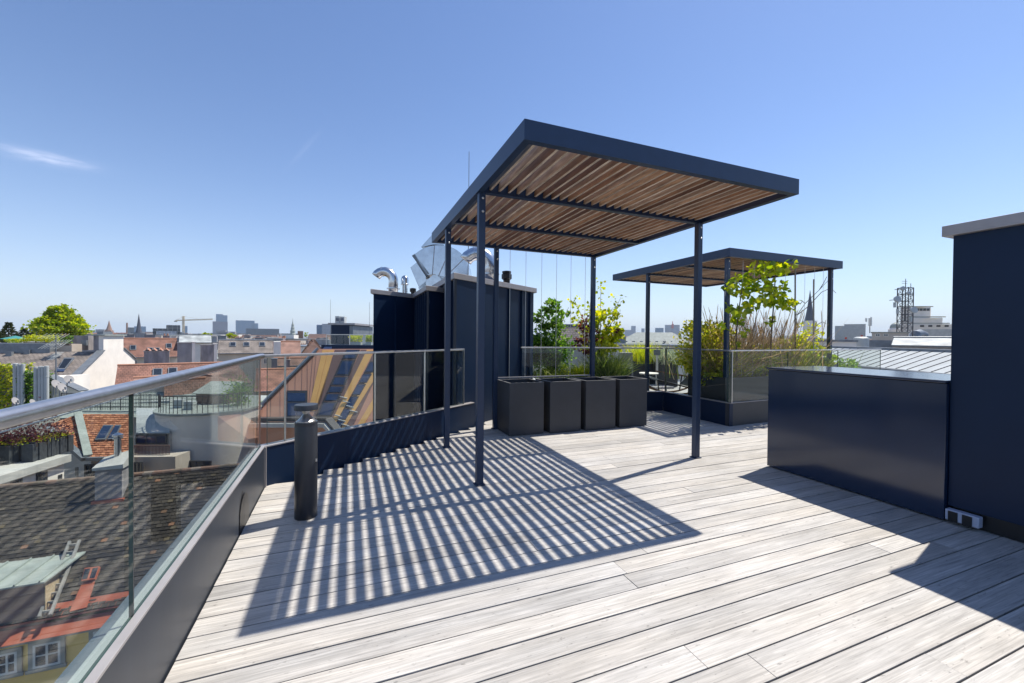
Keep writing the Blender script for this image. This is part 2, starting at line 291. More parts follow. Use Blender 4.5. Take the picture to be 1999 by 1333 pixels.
    def build(s, name, m, parent=None, world=True, smooth=False, bevel=0., edge=None):
        me = bpy.data.meshes.new(name); V = s.v
        if parent is not None and world:
            inv = FR[parent].inverted(); V = [tuple(inv @ Vector(p)) for p in V]
        me.from_pydata(V, [], s.f); me.materials.append(m)
        if edge: me.materials.append(edge); me.polygons.foreach_set('material_index', s.mi)
        if any(s.r): a = me.attributes.new('rnd', 'FLOAT', 'FACE'); a.data.foreach_set('value', s.r)
        if s.uv:
            ul = me.uv_layers.new(name='UVMap')
            for fi, uv in s.uv.items():
                p = me.polygons[fi]
                for li, c in zip(p.loop_indices, uv): ul.data[li].uv = c
        if smooth: me.polygons.foreach_set('use_smooth', [True]*len(me.polygons))
        me.update()
        o = bpy.data.objects.new(name, me); C.objects.link(o)
        if smooth == 'auto' or smooth is True:
            try: me.set_sharp_from_angle(angle=rad(38))
            except Exception: pass
        if parent is not None: o.parent = parent; FR[o] = FR[parent]
        else: FR[o] = Matrix.Identity(4)
        if bevel: b = o.modifiers.new('bevel', 'BEVEL'); b.width = bevel; b.segments = 2; b.limit_method = 'ANGLE'
        return o
LABELS = {}
def tag(o, label, cat, group=None, kind=None):
    o['label'] = label; o['category'] = cat
    if group: o['group'] = group
    if kind: o['kind'] = kind
    LABELS.setdefault(label, []).append(o)
    return o
def thing(name, label, cat, loc=(0, 0, 0), rz=0., group=None):
    o = bpy.data.objects.new(name, None); o.empty_display_size = .2; C.objects.link(o); o.location = loc; o.rotation_euler = (0, 0, rz)
    FR[o] = Matrix.Translation(Vector(loc)) @ Matrix.Rotation(rz, 4, 'Z'); return tag(o, label, cat, group)
def struct(o): o['kind'] = 'structure'; return o
def kids(o): return [c for c in bpy.data.objects if c.parent == o]
def copy_tree(o, parent=None):
    c = o.copy(); C.objects.link(c); c.parent = parent
    for ch in list(o.children): copy_tree(ch, c)
    return c
def lerp(a, b, t): return Vector(a)*(1-t)+Vector(b)*t
# ================================================================ terrace
def bx(a, b, r=0.): return MB().box(a, b, r)
A1, A2 = Vector((-.663, 4.05, 0)), Vector((1.70, 5.765, 0))
u56 = (A2-A1).normalized(); n56 = Vector((-u56.y, u56.x, 0))          # n56 points away from the terrace
def leftx(Y): return -.60-(Y+2)*.0104 if Y < 4.05 else -.663+(Y-4.05)/(u56.y/u56.x)
# --- deck boards
d = MB(); PW = .1315; y = -2.6
row = 0
while y < 12.2:
    xa = max(leftx(y), leftx(y+PW))+.004 if y > 4 else leftx(y)+.004
    if y > 5.75: xa = 1.9
    if y > 6.3: xa = 4.9
    xb = 9.2; x = xa-R.uniform(0, 2.4) if row % 3 else xa-R.uniform(0, 1.2)
    joints = {34: .64}.get(row)
    while x < xb:
        L = R.choice((2.2, 2.8, 3.3, 3.9, 4.4)); x2 = min(xb, x+L)
        if x2 > xa: 
            h = R.uniform(-.0012, .0012); d.box((max(x, xa)+.0012, y+.0035, -.026), (x2-.0012, y+PW-.0035, h), R.uniform(.001, 1))
        x = x2
    y += PW; row += 1
struct(d.build('deck', MT['deck'], bevel=.0018))
# --- the building that carries the terrace
poly = [(-.80, -4), (9.6, -4), (9.6, 14), (4.6, 14), (2.0, 7.9), (.45, 7.9), (.42, 7.6), (1.15, 8.0), (1.6, 5.86), (-.74, 4.17)]
g = MB(); g.prism([(-.74, -4), (9.6, -4), (9.6, 14), (4.6, 14), (3.0, 8.4), (1.66, 5.80), (-.72, 4.085)], -22, -.034)
o = g.build('terrace_building', MT['zincdark']); tag(o, 'grey building whose flat roof carries the weathered timber deck', 'building')
# --- left parapet with sloping coping, drain opening
t = thing('parapet', 'low grey sheet parapet along the left edge of the deck under the long glass railing', 'parapet', (-.65, 1, 0))
g = MB(); pl = [(-.585, -2.6), (-.663, 4.05)]
g.prism([(-.60, -2.6), (-.663, 4.046), (-.70, 4.07), (-.655, -2.6)], -.03, .344); g.build('inner_sheet', MT['parapet'], t)
g = MB().prism([(-.594, -2.6), (-.657, 4.044), (-.685, 4.065), (-.628, -2.6)], .346, .358); g.build('coping', MT['cap'], t, bevel=.002)
g = MB().prism([(-.657, -2.6), (-.702, 4.075), (-.742, 4.10), (-.692, -2.6)], -.03, .328); g.build('outer_coping', MT['palemetal'], t)
g = MB()
for k in range(8): g.prism([(-.694-.0068*k, -2.6+.82*k), (-.7005-.0068*k, -1.784+.82*k), (-.765, -1.784+.82*k), (-.765, -2.6+.82*k)], -.5, .318)
g.build('outer_shade_strip', MT['zincdark'], t)  # darker zinc strip paints in the shade on the cap's outer half
g = MB(); ar = [(0, 0), (.26, 0)]+[(.13+.13*math.cos(a), .09+.13*math.sin(a)) for a in [math.pi*i/14 for i in range(15)]]
for i in range(1, len(ar)-1):
    pass
X0 = leftx(3.2)
g.face([(X0-.0005+.004, 3.13+p[0], p[1]+.002) for p in ar]); g.build('drain_opening', MT['black'], t)
# --- second parapet, running obliquely
t = thing('parapet', 'dark parapet crossed by thin bright stripes, running obliquely from the bollard to the metal shaft', 'parapet', tuple(A1))
def runbox(g, P, Q, n, t0, t1, z0, z1):
    P, Q = Vector(P), Vector(Q); a, b, c, e = P+n*t0, Q+n*t0, Q+n*t1, P+n*t1
    return g.prism([(a.x, a.y), (b.x, b.y), (c.x, c.y), (e.x, e.y)], z0, z1)
runbox(MB(), A1+u56*.003, A2, n56, 0, .07, -.03, .335).build('sheet', MT['dark'], t)
runbox(MB(), A1-u56*.02, A2, n56, -.006, .085, .337, .349).build('coping', MT['cap'], t, bevel=.002)
g = MB(); g.box((-.6725, 4.028, 0), (-.6475, 4.049, .343)); g.build('corner_trim', MT['cap'], t)
# --- glass railings
def pane(t, P, Q, n, off, z0, z1, th=.012, gap=.0025):
    P, Q = Vector(P), Vector(Q); e = (Q-P).normalized()
    P, Q = P+e*gap+n*off, Q-e*gap+n*off; g = MB(); a, b, c, f = P, Q, Q+n*th, P+n*th
    g.prism([(a.x, a.y), (b.x, b.y), (c.x, c.y), (f.x, f.y)], z0, z1); g.mi = [1, 1, 0, 1, 0, 1]
    return g.build('glass_pane', MT['glass'], t, edge=MT['edge'])
def rpost(t, P, e, n, off, z0, z1, w=.007, dp=.02, m='steel'):
    P = Vector(P)+n*off; g = MB(); a, b, c, f = P-e*w/2, P+e*w/2, P+e*w/2+n*dp, P-e*w/2+n*dp
    g.prism([(a.x, a.y), (b.x, b.y), (c.x, c.y), (f.x, f.y)], z0, z1); return g.build('post', MT[m], t)
t = thing('glass_railing', 'long glass railing with round steel handrail along the left deck edge', 'railing', (-.67, 1, .35))
yv = Vector((-.0104, 1, 0)).normalized(); nx = Vector((-1, -.0104, 0))
LX = lambda Y: Vector((leftx(Y)-.028, Y, 0))
for ya, yb in ((-2.5, -.75), (-.75, 1.745), (1.745, 4.04)): pane(t, LX(ya), LX(yb), nx, 0, .352, 1.094)
rpost(t, LX(1.745), yv, nx, 0, .352, 1.10, .004, .012, 'lattice'); rpost(t, LX(-.75), yv, nx, 0, .352, 1.10, .004, .012, 'lattice')
cn = Vector((-.70, 4.07, 1.118))
MB().tube([(-.633, -2.5, 1.120), tuple(cn-yv*.03), tuple(cn+u56*.02)], .0215, 16).build('handrail', MT['steel'], t, smooth=True)
t = thing('glass_railing', 'glass railing with upright steel posts on the striped oblique parapet', 'railing', tuple(A1))
LL = (A2-A1).length; cuts = [0.012, .065, .402, .664, .800, .928]
B0 = A1+n56*.03
for i in range(5): pane(t, B0+u56*LL*cuts[i], B0+u56*LL*cuts[i+1], n56, 0, .352, 1.10)
for c in cuts[1:]: rpost(t, B0+u56*LL*c, u56, n56, -.012, .350, 1.11)
g = MB(); E = B0+u56*LL*.935; S = Vector((-.70, 4.07, 0))
runbox(g, S+u56*.02, E, n56, -.002, .038, 1.105, 1.130); g.build('handrail', MT['steel'], t, bevel=.006)
# --- bollard lamp
P = Vector((-.279, 3.283, 0)); t = thing('bollard_lamp', 'round anthracite bollard lamp with a clear glass head standing on the deck', 'lamp', tuple(P))
MB().lathe(P, [(.073, .001), (.0745, .004), (.0745, .655), (.073, .66), (.0745, .665), (.0745, .682), (.066, .684)], 40).build('body', MT['charcoal'], t, smooth=True)
MB().lathe(P, [(.063, .684), (.0635, .69), (.040, .712), (.020, .74), (.034, .767)], 32).build('reflector', MT['steel'], t, smooth=True)
MB().lathe(P, [(.0675, .685), (.0675, .768)], 40).build('glass_cylinder', MT['lampglass'], t, smooth=True)
MB().lathe(P, [(.070, .768), (.078, .769), (.078, .800), (.075, .806)], 40).build('cap', MT['charcoal'], t, smooth=True)
MB().lathe(P+Vector((.067, -.034, .40)), [(.008, 0), (.008, .02)], 12).build('bolt', MT['steel'], t)
# --- pergolas
def pergola(label, x0, x1, y0, y1, zb, zt, posts, beams, nsl, sx0, sx1, wires, bar=None, mir=False):
    t = thing('pergola', label, 'pergola', ((x0+x1)/2, (y0+y1)/2, 0), 0, 'louvred pergolas on the roof terraces')
    th, fl = .006, .055
    for a, b, nrm in (((x0, y0), (x1, y0), (0, 1)), ((x0, y1), (x1, y1), (0, -1)), ((x0, y0+th), (x0, y1-th), (1, 0)), ((x1, y0+th), (x1, y1-th), (-1, 0))):
        g = MB(); nX, nY = nrm
        def q(w, z, ww, zz, tr=0.):
            xs = sorted((a[0]+nX*w, b[0]+nX*ww)); ys = sorted((a[1]+nY*w, b[1]+nY*ww)); 
            if nX: g.box((min(a[0]+nX*w, a[0]+nX*ww), a[1]+tr, z), (max(a[0]+nX*w, a[0]+nX*ww), b[1]-tr, zz))
            else: g.box((a[0]+(th if w else 0), min(a[1]+nY*w, a[1]+nY*ww), z), (b[0]-(th if w else 0), max(a[1]+nY*w, a[1]+nY*ww), zz))
        q(0, zb, th, zt); q(th, zb+.001, fl, zb+.006, fl-th+.0005); q(th, zt-.007, fl*.8, zt-.001, fl*.8-th+.0005)
        g.build('fascia', MT['post'], t)
    for yb in beams:
        g = MB(); g.box((x0+.01, yb-.003, zb+.004), (x1-.01, yb+.003, zt-.02)); g.box((x0+.058, yb-.028, zb+.0005), (x1-.058, yb+.028, zb+.006)); g.box((x0+.058, yb-.028, zt-.027), (x1-.058, yb+.028, zt-.021)); g.build('beam', MT['post'], t)
    ys = [y0+.045]+beams+[y1-.045]; tilt = rad(-4)
    for k in range(nsl):
        X = sx0+(sx1-sx0)*k/(nsl-1)
        for j in range(len(ys)-1):
            a, b = ys[j]+(.008 if j else 0), ys[j+1]-.008
            if b-a < .1: continue
            M = Matrix.Translation((X+R.uniform(-.0015, .0015), 0, zb+.072)) @ Matrix.Rotation(-tilt+R.uniform(-.02, .02), 4, 'Y')
            sb = MB().box((-.010, a, -.040), (.010, b, .040), R.uniform(.001, .78), M); sb.r[0] = R.uniform(.8, 1); sb.build('slat', MT['slat'], t)
    for (px, py) in posts:
        g = MB(); g.box((px-.03, py-.03, .004), (px+.03, py+.03, zb+.0)); g.box((px-.045, py-.045, .0015), (px+.045, py+.045, .009)); p = g.build('post', MT['post'], t, bevel=.003)
        for zz in (zb-.05, zb-.165):
            g = MB(); M = Matrix.Translation((px+.004, py-.0305, zz)) @ Matrix.Rotation(rad(90), 4, 'X'); 
            k = len(g.v); g.lathe((0, 0, 0), [(.011, 0), (.011, .004), (.006, .009)], 12); g.v = [tuple(M @ Vector(v)) for v in g.v]
            g.build('bolt', MT['steel'], p)
    for (xa, ya, z0, z1) in wires: MB().tube([(xa, ya, z0), (xa, ya, z1)], .0028, 6).build('wire', MT['steel'], t)
    if bar:
        MB().box(*bar).build('trellis_rail', MT['cap'], t)
    return t
wx = [onY(x, 600, 5.525).x for x in (995, 1026, 1057, 1086, 1114, 1142)]
pergola('large dark pergola with a slatted timber roof standing in the middle of the deck', 1.03, 3.61, 2.42, 5.56, 2.555, 2.685,
        [(1.075, 3.47), (1.075, 4.77), (1.935, 5.515), (3.53, 5.515), (3.54, 3.45)], [3.47, 4.51], 28, 1.155, 3.50,
        [(x, 5.525, .727, 2.56) for x in wx], ((1.97, 5.51, .712), (3.50, 5.54, .727)))
w2 = [onY(x, 560, 4.76).x for x in (1450, 1472, 1492, 1533, 1571, 1590, 1607)]
pergola('smaller dark pergola overgrown by a climbing vine, standing behind the glass on the right', 5.36, 8.06, 4.62, 7.60, 2.555, 2.685,
        [(5.47, 4.75), (5.43, 6.53), (8.0, 4.78)], [5.62, 6.63], 28, 5.49, 7.95,
        [(x, 4.76, .7, 2.56) for x in w2])
# --- four empty planters in a row
for i, (xa, xb, ya, lab) in enumerate(((1.955, 2.453, 5.008, 'black square planter at the left end of the row, behind the pergola post'), (2.538, 3.018, 4.99, 'empty black planter, second from the left in the row of four'),
        (3.083, 3.577, 4.965, 'empty black planter, third from the left in the row of four'), (3.653, 4.138, 4.97, 'black planter at the right end of the row, fully in the open'))):
    t = thing('planter_box', lab, 'planter', ((xa+xb)/2, ya+.24, 0), 0, 'empty black planters in a row'); H = .695; w = .024; yb = ya+.485
    g = MB(); g.box((xa, ya, .006), (xb, ya+w, H)); g.box((xa, yb-w, .006), (xb, yb, H)); g.box((xa, ya+w, .006), (xa+w, yb-w, H)); g.box((xb-w, ya+w, .006), (xb, yb-w, H)); g.build('shell', MT['planter'], t, bevel=.003)
    g = MB(); h_ = H+.0005; g.box((xa-.002, ya-.002, h_), (xb+.002, ya+w, h_+.004)); g.box((xa-.002, yb-w, h_), (xb+.002, yb+.002, h_+.004)); g.box((xa-.002, ya+w, h_), (xa+w, yb-w, h_+.004)); g.box((xb-w, ya+w, h_), (xb+.002, yb-w, h_+.004)); g.build('rim', MT['rim'], t)
    MB().box((xa+w, ya+w, .03), (xb-w, yb-w, .25)).build('base', MT['black'], t)
# --- outdoor counter and the wall block on the right
t = thing('outdoor_counter', 'low glossy anthracite cabinet standing against the tall dark wall on the right', 'counter', (4.38, 2.3, 0))
MB().box((3.99, 1.603, .012), (4.77, 2.955, .992)).build('body', MT['kitchen'], t, bevel=.003)
MB().box((3.978, 1.603, .996), (4.785, 2.968, 1.016)).build('top', MT['kitchen'], t, bevel=.004)
t = thing('wall_block', 'tall dark clad wall block with a zinc coping at the right edge of the picture', 'wall', (5, -.4, 0))
MB().box((4.03, -3, .115), (6.2, 1.60, 2.055)).build('cladding', MT['dark'], t, bevel=.004)
MB().box((4.05, -3, .004), (6.18, 1.58, .112)).build('plinth', MT['black'], t)
MB().box((3.985, -3.05, 2.052), (6.25, 1.645, 2.128)).build('coping', MT['cap'], t, bevel=.004)
MB().tube([(4.22, 1.30, 2.125), (4.22, 1.30, 2.175)], .02, 12).build('vent_stub', MT['zincdark'], t)
MB().box((3.9825, 1.18, 2.086), (3.986, 1.245, 2.096)).build('slot', MT['black'], t)
t = thing('power_outlet', 'double outdoor socket with pale end caps low on the dark wall', 'socket', (4.03, 1.5, .065))
MB().box((3.972, 1.42, .028), (4.029, 1.592, .104)).build('housing', MT['plastic'], t, bevel=.006)
for ya, yb in ((1.452, 1.502), (1.524, 1.574)): MB().box((3.966, ya, .026), (3.9715, yb, .096)).build('cover', MT['black'], t, bevel=.002)
# --- stepped metal shafts
Q0 = Vector((1.74, 5.87, 0))
C1, C2 = Vector((1.39, 5.633, 0)), Vector((3.10, 6.793, 0)); S1 = Vector((1.39, 6.432, 0)); Ba, Bb, Bc = Vector((1.116, 6.247, 0)), Vector((1.116, 7.60, 0)), Vector((.375, 7.098, 0))
def seams(t, P, Q, n, z0, z1, ks, w=.018, dp=.03):
    e = (Q-P).normalized()
    for k in ks:
        p = P+(Q-P)*k; g = MB(); a, b, c, f = p-e*w/2, p+e*w/2, p+e*w/2-n*dp, p-e*w/2-n*dp
        g.prism([(a.x, a.y), (f.x, f.y), (c.x, c.y), (b.x, b.y)], z0, z1); g.build('seam', MT['dark'], t)
def capo(t, pts, z0, z1, m='cap'):
    MB().prism(pts, z0, z1).build('coping', MT[m], t, bevel=.004)
t = thing('ventilation_shaft', 'tall dark metal clad shaft with zinc coping behind the pergola posts', 'shaft', tuple(C1))
n_ = Vector((-u56.y, u56.x, 0)); D1 = C1+Vector((0, 1.9, 0)); D2 = C2+Vector((0, 1.6, 0))
MB().prism([(C1.x, C1.y), (C2.x, C2.y), (D2.x, D2.y), (D1.x, D1.y)], -22, 2.10).build('cladding', MT['dark'], t)
seams(t, C1, C2, n_, -.02, 2.10, (.30, .45, .62, .80, .93)); seams(t, C1, D1, Vector((1, 0, 0)), -.02, 2.10, (.12, .3, .5))
MB().box((C1.x-.034, C1.y-.012, -.02), (C1.x+.002, C1.y+.02, 2.10)).build('corner_trim', MT['parapet'], t)
k = .05; e = u56*k
capo(t, [(C1.x-k, C1.y-k), (C2.x+.05, C2.y-.03), (D2.x+.05, D2.y+k), (D1.x-k, D1.y+k)], 2.10, 2.183)
t = thing('ventilation_shaft', 'lower stepped dark shaft with vertical seams, left of the tall clad shaft', 'shaft', tuple(Ba))
S1b = S1+Vector((-.003, -.003, 0)); Bd = Bc+Vector((.42, 1.6, 0))
MB().prism([(Ba.x, Ba.y), (S1b.x, S1b.y), (S1b.x, S1b.y+1.0), (1.385, 8.9), (Bd.x, Bd.y), (Bc.x, Bc.y), (Bb.x, Bb.y)], -22, 1.985).build('cladding', MT['dark'], t)
seams(t, Bb, Ba, Vector((1, 0, 0)), -3, 1.985, (.12, .27, .42, .57, .72, .87)); seams(t, Bc, Bb, n_, -3, 1.985, (.5,))
MB().box((Ba.x-.022, Ba.y-.012, -3), (Ba.x+.002, Ba.y+.012, 1.985)).build('corner_trim', MT['parapet'], t)
capo(t, [(Ba.x-k, Ba.y-.055), (S1b.x-.003, S1b.y-.047), (S1b.x-.003, 8.95), (Bd.x-k, Bd.y+k), (Bc.x-k, Bc.y-.055), (Bb.x-.05, Bb.y-.055)], 1.985, 2.06)
# --- ducts on the shafts
def arc(c, r, a0, a1, n, ex, ez=Vector((0, 0, 1))): return [Vector(c)+ex*(r*math.cos(a0+(a1-a0)*i/n))+ez*(r*math.sin(a0+(a1-a0)*i/n)) for i in range(n+1)]
def goose(label, px, py_top, D, zb, rp, rb, ex, group='curved exhaust pipes'):
    top = at(px, py_top, D); base = Vector((top.x, top.y, zb)); t = thing('exhaust_pipe', label, 'pipe', tuple(base), 0, group)
    zc = top.z-rb-rp
    pts = arc((base-ex*rb)+Vector((0, 0, zc-zb)), rb, 0, rad(152), 9, ex)
    g = MB().tube([base+Vector((0, 0, -.02)), base+Vector((0, 0, zc-zb-.001))]+pts, rp, 20, cap=False); o = g.build('pipe', MT['duct'], t, smooth=True)
    m = o.modifiers.new('wall', 'SOLIDIFY'); m.thickness = .006
    MB().lathe(base+Vector((0, 0, .10)), [(rp+.004, 0), (rp+.035, .005), (rp+.035, .02), (rp+.004, .025)], 24).build('flange', MT['duct'], t, smooth=True)
    for i in (3, 6):
        p = pts[i]; dd = (pts[i+1]-pts[i-1]).normalized(); MB().tube([p-dd*.006, p+dd*.006], rp+.005, 20).build('seam_ring', MT['duct'], t)
    return t
ex = Vector((RT.x, RT.y, 0)).normalized()
goose('shiny gooseneck exhaust pipe alone at the left end of the lower shaft', 768, 521, 7.6, 2.06, .085, .17, ex)
goose('shiny segmented gooseneck pipe on the tall shaft, seen between two pergola posts', 958, 482, 6.55, 2.18, .105, .21, ex)
P = at(790, 585, 7.8); P.z = 2.06; t = thing('roof_vent', 'small bullet shaped steel vent beside the left gooseneck pipe', 'vent', tuple(P))
MB().lathe(P, [(.05, 0), (.05, .20), (.075, .21), (.075, .225), (.07, .23), (.07, .31), (.055, .36), (.02, .385)], 20).build('cowl', MT['duct'], t, smooth=True)
P = at(806, 588, 7.9); P.z = 2.06; t = thing('roof_vent', 'small black pipe cap beside the bullet shaped vent', 'vent', tuple(P))
MB().lathe(P, [(.04, 0), (.04, .08), (.06, .09), (.06, .15), (.03, .16)], 16).build('cowl', MT['black'], t, smooth=True)
P = at(989, 548, 6.8); P.z = 2.18; t = thing('roof_vent', 'black vent cowl on the coping of the tall shaft', 'vent', tuple(P))
MB().lathe(P, [(.055, 0), (.055, .05), (.06, .06), (.085, .08), (.085, .15), (.07, .155), (.065, .16), (.075, .17), (.075, .2), (.03, .21)], 20).build('cowl', MT['black'], t, smooth=True)
# big rectangular duct hood
t = thing('exhaust_duct', 'large square galvanised duct elbow with an open mouth above the lower shaft', 'duct', tuple(at(860, 560, 7.3)))
dn = Vector((FW.x, FW.y, 0)).normalized()
def ductsect(g, pts, w):
    """pts: outline in (px,py) at depth 7.2; extruded w away"""
    F_ = [at(x, y, 7.15) for x, y in pts]; Bk = [p+dn*w for p in F_]; k = len(g.v); n = len(F_)
    g.v += [tuple(p) for p in F_+Bk]; g.f += [tuple(k+i for i in reversed(range(n))), tuple(k+n+i for i in range(n))]; g.r += [0, 0]; g.mi += [0, 0]
    for i in range(n): j = (i+1) % n; g.f.append((k+i, k+j, k+n+j, k+n+i)); g.r.append(0); g.mi.append(0)
    return g
def smooth_line(P, k=5):
    Q = []
    for i in range(len(P)-1):
        a, b, c, d = P[max(i-1, 0)], P[i], P[i+1], P[min(i+2, len(P)-1)]
        for j in range(k):
            u = j/k; Q.append(tuple(.5*(2*b[n]+(c[n]-a[n])*u+(2*a[n]-5*b[n]+4*c[n]-d[n])*u*u+(3*b[n]-a[n]-3*c[n]+d[n])*u**3) for n in (0, 1)))
    return Q+[P[-1]]
top_, bot_ = smooth_line([(808, 497), (826, 485), (848, 479), (872, 480), (892, 488), (907, 503), (914, 524), (914, 552)]), smooth_line([(866, 556), (861, 545), (854, 538), (846, 535), (834, 537)])
ductsect(MB(), top_+bot_, .55).build('elbow', MT['duct'], t)
for f0, f1 in ((10, 4), (17, 11), (25, 16)):
    a_, b_ = at(*top_[f0], 7.14), at(*bot_[len(bot_)-1-f1], 7.14); MB().bar(a_, b_, .007, .008).build('seam', MT['cap'], t)
MB().bar(at(866, 556, 7.13), at(914, 552, 7.13), .03, .03).build('flange', MT['duct'], t)
ductsect(MB(), [(804, 499), (810, 495), (838, 534), (832, 538)], .60).build('mouth_frame', MT['zincdark'], t)
ductsect(MB(), [(801, 522), (813, 512), (831, 539), (832, 560), (818, 562)], .5).build('side_box', MT['duct'], t)
ductsect(MB(), [(816, 562), (846, 536), (868, 540), (868, 575), (838, 576), (826, 572)], .35).build('transition', MT['duct'], t)
ductsect(MB(), [(822, 482), (836, 466), (862, 438), (866, 442), (866, 478), (846, 477)], .5).build('upper_duct', MT['duct'], t)
P = at(914, 520, 7.0); t = thing('lightning_rod', 'thin lightning rod rising above the pergola roof', 'rod', (P.x, P.y, 2.18))
zt_ = at(914, 297, 7.0).z; MB().tube([(P.x, P.y, 2.18), (P.x, P.y, zt_)], [.008, .005], 6).build('rod', MT['zincdark'], t)
# --- right hand parapet and railing
RP = [Vector((2.75, 6.52, 0)), Vector((5.265, 5.894, 0)), Vector((5.27, 4.505, 0)), Vector((6.2, 4.56, 0)), Vector((9.5, 4.73, 0))]
t = thing('parapet', 'dark parapet stepping round the back right corner of the deck behind the planters', 'parapet', tuple(RP[1]))
t2 = thing('glass_railing', 'glass railing around the planted terrace on the right, with a flat steel handrail', 'railing', tuple(RP[1]))
for i, (a, b) in enumerate(((RP[0], RP[1]), (RP[1], RP[2]), (RP[2], RP[4]))):
    e = (b-a).normalized(); n = Vector((-e.y, e.x, 0)); ext = .07 if i == 0 else 0; st_ = .0 if i != 2 else 0
    A_ = a+(e*.0005 if i else Vector()); B_ = b
    runbox(MB(), A_, B_, n, 0, .07, -.03, .335).build('sheet', MT['dark'] if i < 2 else MT['planter'], t)
    runbox(MB(), A_, B_, n, -.005, .08, .337+.0015*i, .347+.0015*i).build('coping', MT['cap'], t, bevel=.002)
    Ls = (b-a).length; nn = max(1, round(Ls/1.6)); 
    for k in range(nn): pane(t2, a+e*(Ls*k/nn), a+e*(Ls*(k+1)/nn), n, .03, .355, 1.112)
    if i == 1: MB().box((RP[2].x+.04, RP[2].y-.002, .35), (RP[2].x+.052, RP[2].y+.03, 1.112)).build('post', MT['steel'], t2)
    runbox(MB(), a-e*.0, b+e*.0, n, .018, .052, 1.113+.0012*i, 1.136+.0012*i).build('handrail', MT['steel'], t2, bevel=.005)
MB().box((5.27+.028, 5.86, .35), (5.282+.028, 5.89, 1.112)).build('post', MT['steel'], t2)
# ================================================================ city helpers
EX = Vector((math.cos(YAW), -math.sin(YAW), 0)); EY = Vector((math.sin(YAW), math.cos(YAW), 0)); RZ = -YAW; ZG = -22.
def hy(x): return 657.9+(x-999.5)*.00897      # horizon row at column x
def zat(x, y, D): return at(x, y, D).z
def roofquad(g, A, B, Cc, D, th=.12, r=0.):
    A, B, Cc, D = map(Vector, (A, B, Cc, D)); n = (B-A).cross(D-A).normalized(); e = (B-A).normalized(); v = n.cross(e)
    uv = [((p-A).dot(e), (p-A).dot(v)) for p in (A, B, Cc, D)]
    g.slab([A, B, Cc, D], th, r); g.uv[len(g.f)-6] = uv
    return g
def rooftri(g, A, B, Cc, th=.12):
    A, B, Cc = map(Vector, (A, B, Cc)); n = (B-A).cross(Cc-A).normalized(); e = (B-A).normalized(); v = n.cross(e)
    g.slab([A, B, Cc], th); g.uv[len(g.f)-5] = [((p-A).dot(e), (p-A).dot(v)) for p in (A, B, Cc)]
    return g
def boxuv(g, a, b):
    """box whose faces carry metre uv (for facades)"""
    x0, y0, z0 = a; x1, y1, z1 = b
    g.face([(x0,y0,z0),(x1,y0,z0),(x1,y0,z1),(x0,y0,z1)], uv=[(x0,z0),(x1,z0),(x1,z1),(x0,z1)])
    g.face([(x1,y0,z0),(x1,y1,z0),(x1,y1,z1),(x1,y0,z1)], uv=[(y0,z0),(y1,z0),(y1,z1),(y0,z1)])
    g.face([(x1,y1,z0),(x0,y1,z0),(x0,y1,z1),(x1,y1,z1)], uv=[(x1,z0),(x0,z0),(x0,z1),(x1,z1)])
    g.face([(x0,y1,z0),(x0,y0,z0),(x0,y0,z1),(x0,y1,z1)], uv=[(y1,z0),(y0,z0),(y0,z1),(y1,z1)])
    g.face([(x0,y0,z1),(x1,y0,z1),(x1,y1,z1),(x0,y1,z1)]); return g
def tiles(A, B, Cc, D, rh, tw, lip=.018, thick=True):
    """overlapping tile courses on the quad A,B (eave) C,D (upper edge)"""
    A, B, Cc, D = map(Vector, (A, B, Cc, D)); n = (B-A).cross(D-A).normalized(); L = ((D-A).length+(Cc-B).length)/2; k = max(1, round(L/rh)); g = MB()
    g.slab([A-n*.03, B-n*.03, Cc-n*.03, D-n*.03], .1, .25)
    for i in range(k):
        a, b, c, d = lerp(A, D, i/k), lerp(B, Cc, i/k), lerp(B, Cc, (i+1.25)/k if i < k-1 else 1), lerp(A, D, (i+1.25)/k if i < k-1 else 1)
        m = max(1, round((b-a).length/tw)); o = .5*(i % 2)
        for j in range(m+1):
            s, t = max(0, (j-o)/m), min(1, (j+1-o)/m)
            if t-s < .1/m: continue
            gap = .035/m; h = lip*(1+R.uniform(-.35, .45)); p0, p1, p2, p3 = lerp(a, b, s+gap)+n*h, lerp(a, b, t-gap)+n*h*R.uniform(.8, 1.2), lerp(d, c, t-gap)+n*.001, lerp(d, c, s+gap)+n*.001
            r = R.uniform(.01, 1); g.face([p0, p1, p2, p3], r); g.face([p0-n*h*1.3, p1-n*h*1.3, p1, p0], r*.6)
    return g
def window(root, x0, x1, z0, z1, y, mf='whiteframe', mp='pane', sash=2, bars=0, fr=.07, world=False, side=None):
    """window on the local plane y=const (front faces -y); frame is a part, glass pane its sub-part"""
    g = MB(); yo, yi = y-.05, y+.02
    g.box((x0, yo, z0), (x0+fr, yi, z1)).box((x1-fr, yo, z0), (x1, yi, z1)).box((x0+fr, yo, z0), (x1-fr, yi, z0+fr)).box((x0+fr, yo, z1-fr), (x1-fr, yi, z1))
    for i in range(1, sash): xm = x0+(x1-x0)*i/sash; g.box((xm-fr*.45, yo+.005, z0+fr), (xm+fr*.45, yi, z1-fr))
    for i in range(1, bars+1): zm = z0+(z1-z0)*i/(bars+1); g.box((x0+fr, yo+.01, zm-fr*.3), (x1-fr, yi, zm+fr*.3))
    w = g.build('window', MT[mf], root, world=world)
    MB().box((x0+fr*.6, y-.018, z0+fr*.6), (x1-fr*.6, y-.004, z1-fr*.6)).build('pane', MT[mp], w, world=world); return w
